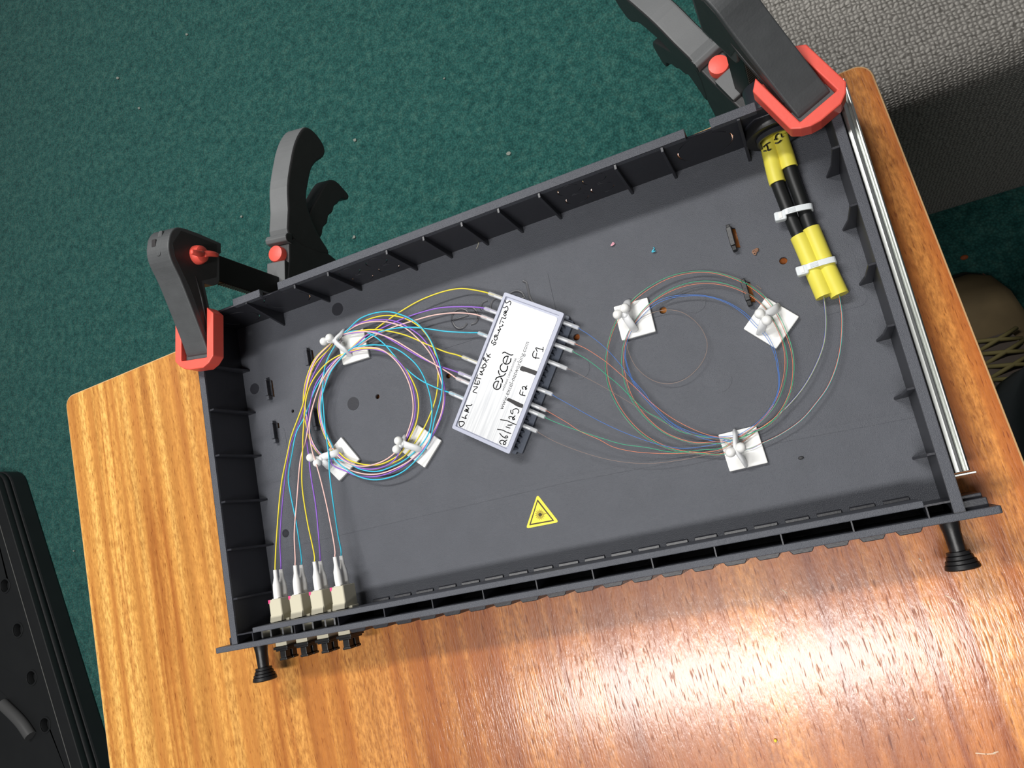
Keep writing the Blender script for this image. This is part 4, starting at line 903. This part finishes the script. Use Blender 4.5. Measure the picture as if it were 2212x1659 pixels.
bm = bmesh.new(); tube(bm, [(40, 34, CH), (660, 34, CH)], 1.1, 6); obj('lid_moulding', bm, mat('grey_edge', (.10, .10, .095), .5), ca)
for a in (250, 348, 450, 547):
    bm = plate(arcpts(a, 0, 16, 0, 350, 35), [arcpts(a, 0, 13, 0, 350, 35)], 2, lambda x, y, t: Vector((x, y, CH - .5 + t))); obj('dimple_ring', bm, BK, ca)
p0, p1, p2 = at(5, 1520, FZ + CH + 8), at(45, 1560, FZ + CH + 8), at(66, 1590, FZ + CH + 8)
o = obj('tool_handle', T(spline([p0, p1, p2], 6), 11, 12), mat('grey_handle_plastic', (.10, .10, .10), .4), smooth=True); tag(o, 'grey rounded tool handle lying on the dark plastic case', 'tool')

# ------------------------------------------------------------------ person standing at the right of the table
per = thing('person', 'person in a tan laced boot and dark trousers standing right of the table', 'person', (690, 60, FZ)); ORG[per.name] = Vector((690, 60, FZ))
def skin_mesh(verts, edges, radii, root=0, sub=2):
    me = bpy.data.meshes.new('tmp'); me.from_pydata([Vector(v) * S for v in verts], edges, []); ob = bpy.data.objects.new('tmp', me); COL.objects.link(ob)
    sk = ob.modifiers.new('skin', 'SKIN'); sk.use_smooth_shade = True
    for i, v in enumerate(me.skin_vertices[0].data): v.radius = (radii[i] * S, radii[i] * S); v.use_root = (i == root)
    sb = ob.modifiers.new('sub', 'SUBSURF'); sb.levels = sub; sb.render_levels = sub
    bpy.context.view_layer.update(); dg = bpy.context.evaluated_depsgraph_get()
    out = bpy.data.meshes.new_from_object(ob.evaluated_get(dg)); bpy.data.objects.remove(ob); bpy.data.meshes.remove(me)
    for v in out.vertices: v.co = v.co / S
    return out
V = [(690, 5, 190), (675, -35, 330), (655, -75, 470), (635, -95, 610), (600, -95, 690), (580, -88, 745), (556, -80, 815), (550, -76, 870),      # pelvis .. head
     (614, 40, 150), (610, 62, -230), (618, 52, -640), (765, 20, 150), (795, 50, -230), (822, 40, -640),                               # legs
     (545, -165, 640), (525, -60, 500), (470, 0, 560), (755, -10, 620), (690, 110, 480), (560, 80, 540), (480, 40, 560)]
Ed = [(0, 1), (1, 2), (2, 3), (3, 4), (4, 5), (5, 6), (6, 7), (0, 8), (8, 9), (9, 10), (0, 11), (11, 12), (12, 13), (3, 14), (14, 15), (15, 16), (3, 17), (17, 18), (18, 19), (19, 20)]
Rr = [150, 140, 150, 120, 58, 52, 86, 78, 88, 64, 48, 88, 64, 48, 58, 44, 33, 58, 44, 36, 32]
me = skin_mesh(V, Ed, Rr)
skinm = mat('skin', (.55, .33, .24), .5); trous = mat('dark_trouser_cloth', (.022, .023, .028), .85, bump=.3, bscale=300); jum = mat('navy_jumper_knit', (.04, .05, .08), .9, bump=.3, bscale=200)
bo = obj('body', me, [skinm, jum, trous], per, smooth='all')
for p in bo.data.polygons:
    c = (p.center / S) + ORG[per.name]
    armend = (c - Vector((470, 0, 560))).length < 48 or (c - Vector((480, 40, 560))).length < 45
    p.material_index = 0 if (c.z > 715 or armend) else (1 if c.z > 200 else 2)
def hand(base, d, side):
    bm = bmesh.new(); d = Vector(d).normalized(); sd = d.cross(Vector((0, 0, 1))).normalized() * side
    tube(bm, [base, base + d * 45, base + d * 80], [26, 38, 34], 12, flat=.45)
    for k, ln in enumerate((62, 72, 68, 52)):
        o0 = base + d * 74 + sd * ((k - 1.5) * 18)
        tube(bm, spline([o0, o0 + d * ln * .5 + Vector((0, 0, 4)), o0 + d * ln * .85 - Vector((0, 0, 14)), o0 + d * ln * .9 - Vector((0, 0, 26))], 3), [9, 9, 9, 8.6, 8.6, 8.4, 8, 7.6, 7.4, 6.5], 8)
    o0 = base + d * 30 + sd * -34
    tube(bm, spline([o0, o0 + d * 26 - sd * 14, o0 + d * 52 - sd * 12], 3), [11, 11, 10, 10, 9, 9, 7], 8)
    obj('hand', bm, skinm, per, smooth='all')
hand(Vector((472, -2, 562)), (-.9, .3, .05), 1); hand(Vector((482, 40, 562)), (-.95, .1, .05), -1)
hairm = mat('brown_hair', (.05, .03, .02), .7, bump=.5, bscale=300)
HD = Matrix.Translation((554, -80, 835)) @ Matrix.Rotation(math.radians(25), 4, 'Z') @ Matrix.Rotation(math.radians(-38), 4, 'X')
hp = lambda x, y, z: HD @ Vector((x, y, z))
bm = bmesh.new(); ball(bm, hp(0, -14, 42), 92, 20, 14, (1, 1.08, .86)); obj('hair', bm, hairm, per, smooth='all')
bm = bmesh.new()
for s_ in (-1, 1): ball(bm, hp(s_ * 31, 82, 4), 11, 12, 8)
obj('eyes', bm, M['white'], per, smooth='all')
bm = bmesh.new(); tube(bm, spline([hp(0, 80, 4), hp(0, 106, -26), hp(0, 86, -38)], 4), [8, 9, 10, 12, 14, 14, 12, 10, 8], 10); obj('nose', bm, skinm, per, smooth='all')
bm = bmesh.new(); tube(bm, [hp(-20, 78, -62), hp(0, 86, -64), hp(20, 78, -62)], [3, 6, 3], 8); obj('mouth', bm, mat('lips', (.4, .15, .13), .5), per, smooth='all')
bm = bmesh.new()
for s_ in (-1, 1): ball(bm, hp(s_ * 86, -6, -6), 22, 12, 8, (.6, .8, 1.2))
obj('ears', bm, skinm, per, smooth='all')
tan = mat('tan_nubuck', (.105, .075, .035), .85, bump=.4, bscale=250, var=.3, vscale=30); sole = mat('dark_rubber_sole', (.03, .028, .025), .7); lace = mat('yellow_brown_lace', (.15, .125, .045), .8)
def boot(x, y, rot):
    R_ = Matrix.Translation((x, y, FZ)) @ Matrix.Rotation(rot, 4, 'Z')
    def loft(secs, nm, mt_, **k):
        bm = bmesh.new(); rings = []
        for (yy, zb, zt, hw) in secs:
            rr = []
            for j in range(16):
                a = 2 * math.pi * j / 16; cx, cz = math.cos(a), math.sin(a)
                rr.append(bm.verts.new(R_ @ Vector((hw * (abs(cx) ** .8) * (1 if cx > 0 else -1), yy, (zb + zt) / 2 + (zt - zb) / 2 * (abs(cz) ** .7) * (1 if cz > 0 else -1)))))
            rings.append(rr)
        for i in range(len(rings) - 1):
            for j in range(16): bm.faces.new((rings[i][j], rings[i][(j + 1) % 16], rings[i + 1][(j + 1) % 16], rings[i + 1][j]))
        bm.faces.new(rings[0][::-1]); bm.faces.new(rings[-1])
        return obj(nm, bm, mt_, per, smooth='all', **k)
    u = loft([(-88, 26, 60, 20), (-80, 22, 120, 36), (-50, 22, 138, 43), (-10, 22, 138, 44), (25, 22, 118, 46), (70, 22, 92, 49), (115, 22, 76, 51), (150, 22, 66, 47), (178, 22, 56, 34), (190, 26, 44, 14)], 'boot_upper', tan, label='tan nubuck boot')
    loft([(-94, 2, 20, 22), (-84, 0, 26, 40), (-30, 0, 26, 44), (20, 0, 26, 45), (110, 0, 26, 55), (160, 0, 26, 50), (188, 0, 26, 32), (198, 4, 22, 14)], 'boot_sole', sole)
    bm = bmesh.new()
    prism(bm, [(-22, -5), (22, -5), (26, 60), (18, 98), (-18, 98), (-26, 60)], 0, 6, lambda a, b, q: R_ @ Vector((a, b, 139 - max(0, b - 5) * .62 + q)))
    obj('tongue', bm, mat('grey_brown_tongue', (.07, .055, .045), .9), u)
    for k in range(5):
        yy = 12 + k * 18; zz = 139 - max(0, yy - 5) * .6 + 5
        for s in (-1, 1):
            bm = T([R_ @ Vector((-s * 26, yy, zz - 3)), R_ @ Vector((0, yy + 7, zz + 4)), R_ @ Vector((s * 26, yy + 15, zz - 8))], 2.6, 8); obj('lace', bm, lace, u, smooth='all')
    bm = T(spline([R_ @ Vector((-44, -8, 134)), R_ @ Vector((0, 24, 152)), R_ @ Vector((44, -8, 134))], 6), 4, 8); obj('ankle_lace', bm, lace, u, smooth='all')
    for s in (-1, 1):
        for yy, zz in ((-8, 108), (22, 98), (50, 84)):
            bm = bmesh.new(); ball(bm, R_ @ Vector((s * 45, yy, zz)), 5, 10, 6); obj('eyelet', bm, sole, u, smooth='all')
boot(606, 62, math.radians(4)); boot(822, 40, math.radians(-8))
for x in (617, 821):
    prof = [(-612, 66, 0), (-520, 62, 2), (-420, 66, 6), (-230, 80, 18)]
    bm = T([(x + (a - 0) * 0, 44 + q, z) for z, a, q in prof], [a for z, a, q in prof], 20); obj('trouser_leg', bm, trous, per, smooth='all')

# ------------------------------------------------------------------ bits on the carpet
for i, (px, py, r) in enumerate(((255, 169, 4), (301, 234, 3.6), (404, 75, 3.4), (767, 303, 4.5), (1100, 332, 5), (765, 513, 4), (522, 468, 3), (160, 1190, 2.5), (645, 318, 2.5), (960, 170, 2.5))):
    c = at(px, py, FZ + 2); rnd = random.Random(i); bm = bmesh.new()
    ring = [Vector((r * rnd.uniform(.6, 1.1) * math.cos(k * math.pi / 3.5), r * rnd.uniform(.5, 1.0) * math.sin(k * math.pi / 3.5), 0)) + c for k in range(7)]
    lo = [bm.verts.new(p) for p in ring]; hi = [bm.verts.new(p + Vector((0, 0, 1.6 + rnd.uniform(-.8, .8)))) for p in ring]
    bm.faces.new(lo[::-1]); bm.faces.new(hi)
    for k in range(7): bm.faces.new((lo[k], lo[(k + 1) % 7], hi[(k + 1) % 7], hi[k]))
    o = obj('paper_crumb', bm, M['ghost']); tag(o, ['pale crumb on the carpet near the upper left corner of the photo', 'pale crumb just below right of the upper left crumb', 'pale crumb near the top edge left of centre', 'pale crumb on the carpet right of the left clamp\'s grip', 'larger pale crumb on the carpet midway behind the rear wall', 'pale crumb between the left clamp\'s trigger and the tray wall', 'small pale crumb directly above the left clamp\'s wing knob', 'tiny speck between the dark case and the table edge', 'tiny speck beside the tip of the left clamp\'s grip', 'tiny speck on the carpet near the top centre'][i], 'crumb', 'pale crumbs on the green carpet')
o = obj('wooden_stick', T([at(2120, 594, FZ + 3), at(2158, 618, FZ + 3)], 3.2, 8), mat('reddish_stick', (.42, .16, .10), .7)); tag(o, 'thin reddish stick on the dark carpet right of the table', 'stick')
bm = bmesh.new(); ball(bm, at(2083, 556, FZ + 3), 4, 8, 6, (1.3, .9, .7)); o = obj('orange_crumb', bm, mat('orange_bit', (.40, .10, .03), .7)); tag(o, 'small orange-brown crumb on the dark carpet', 'crumb')
bm = bmesh.new(); ball(bm, at(1675, 1600, .9), .9, 8, 6, (1, 1, .8)); o = obj('yellow_crumb', bm, M['yellowst']); tag(o, 'tiny yellow crumb on the table near the bottom edge', 'crumb')
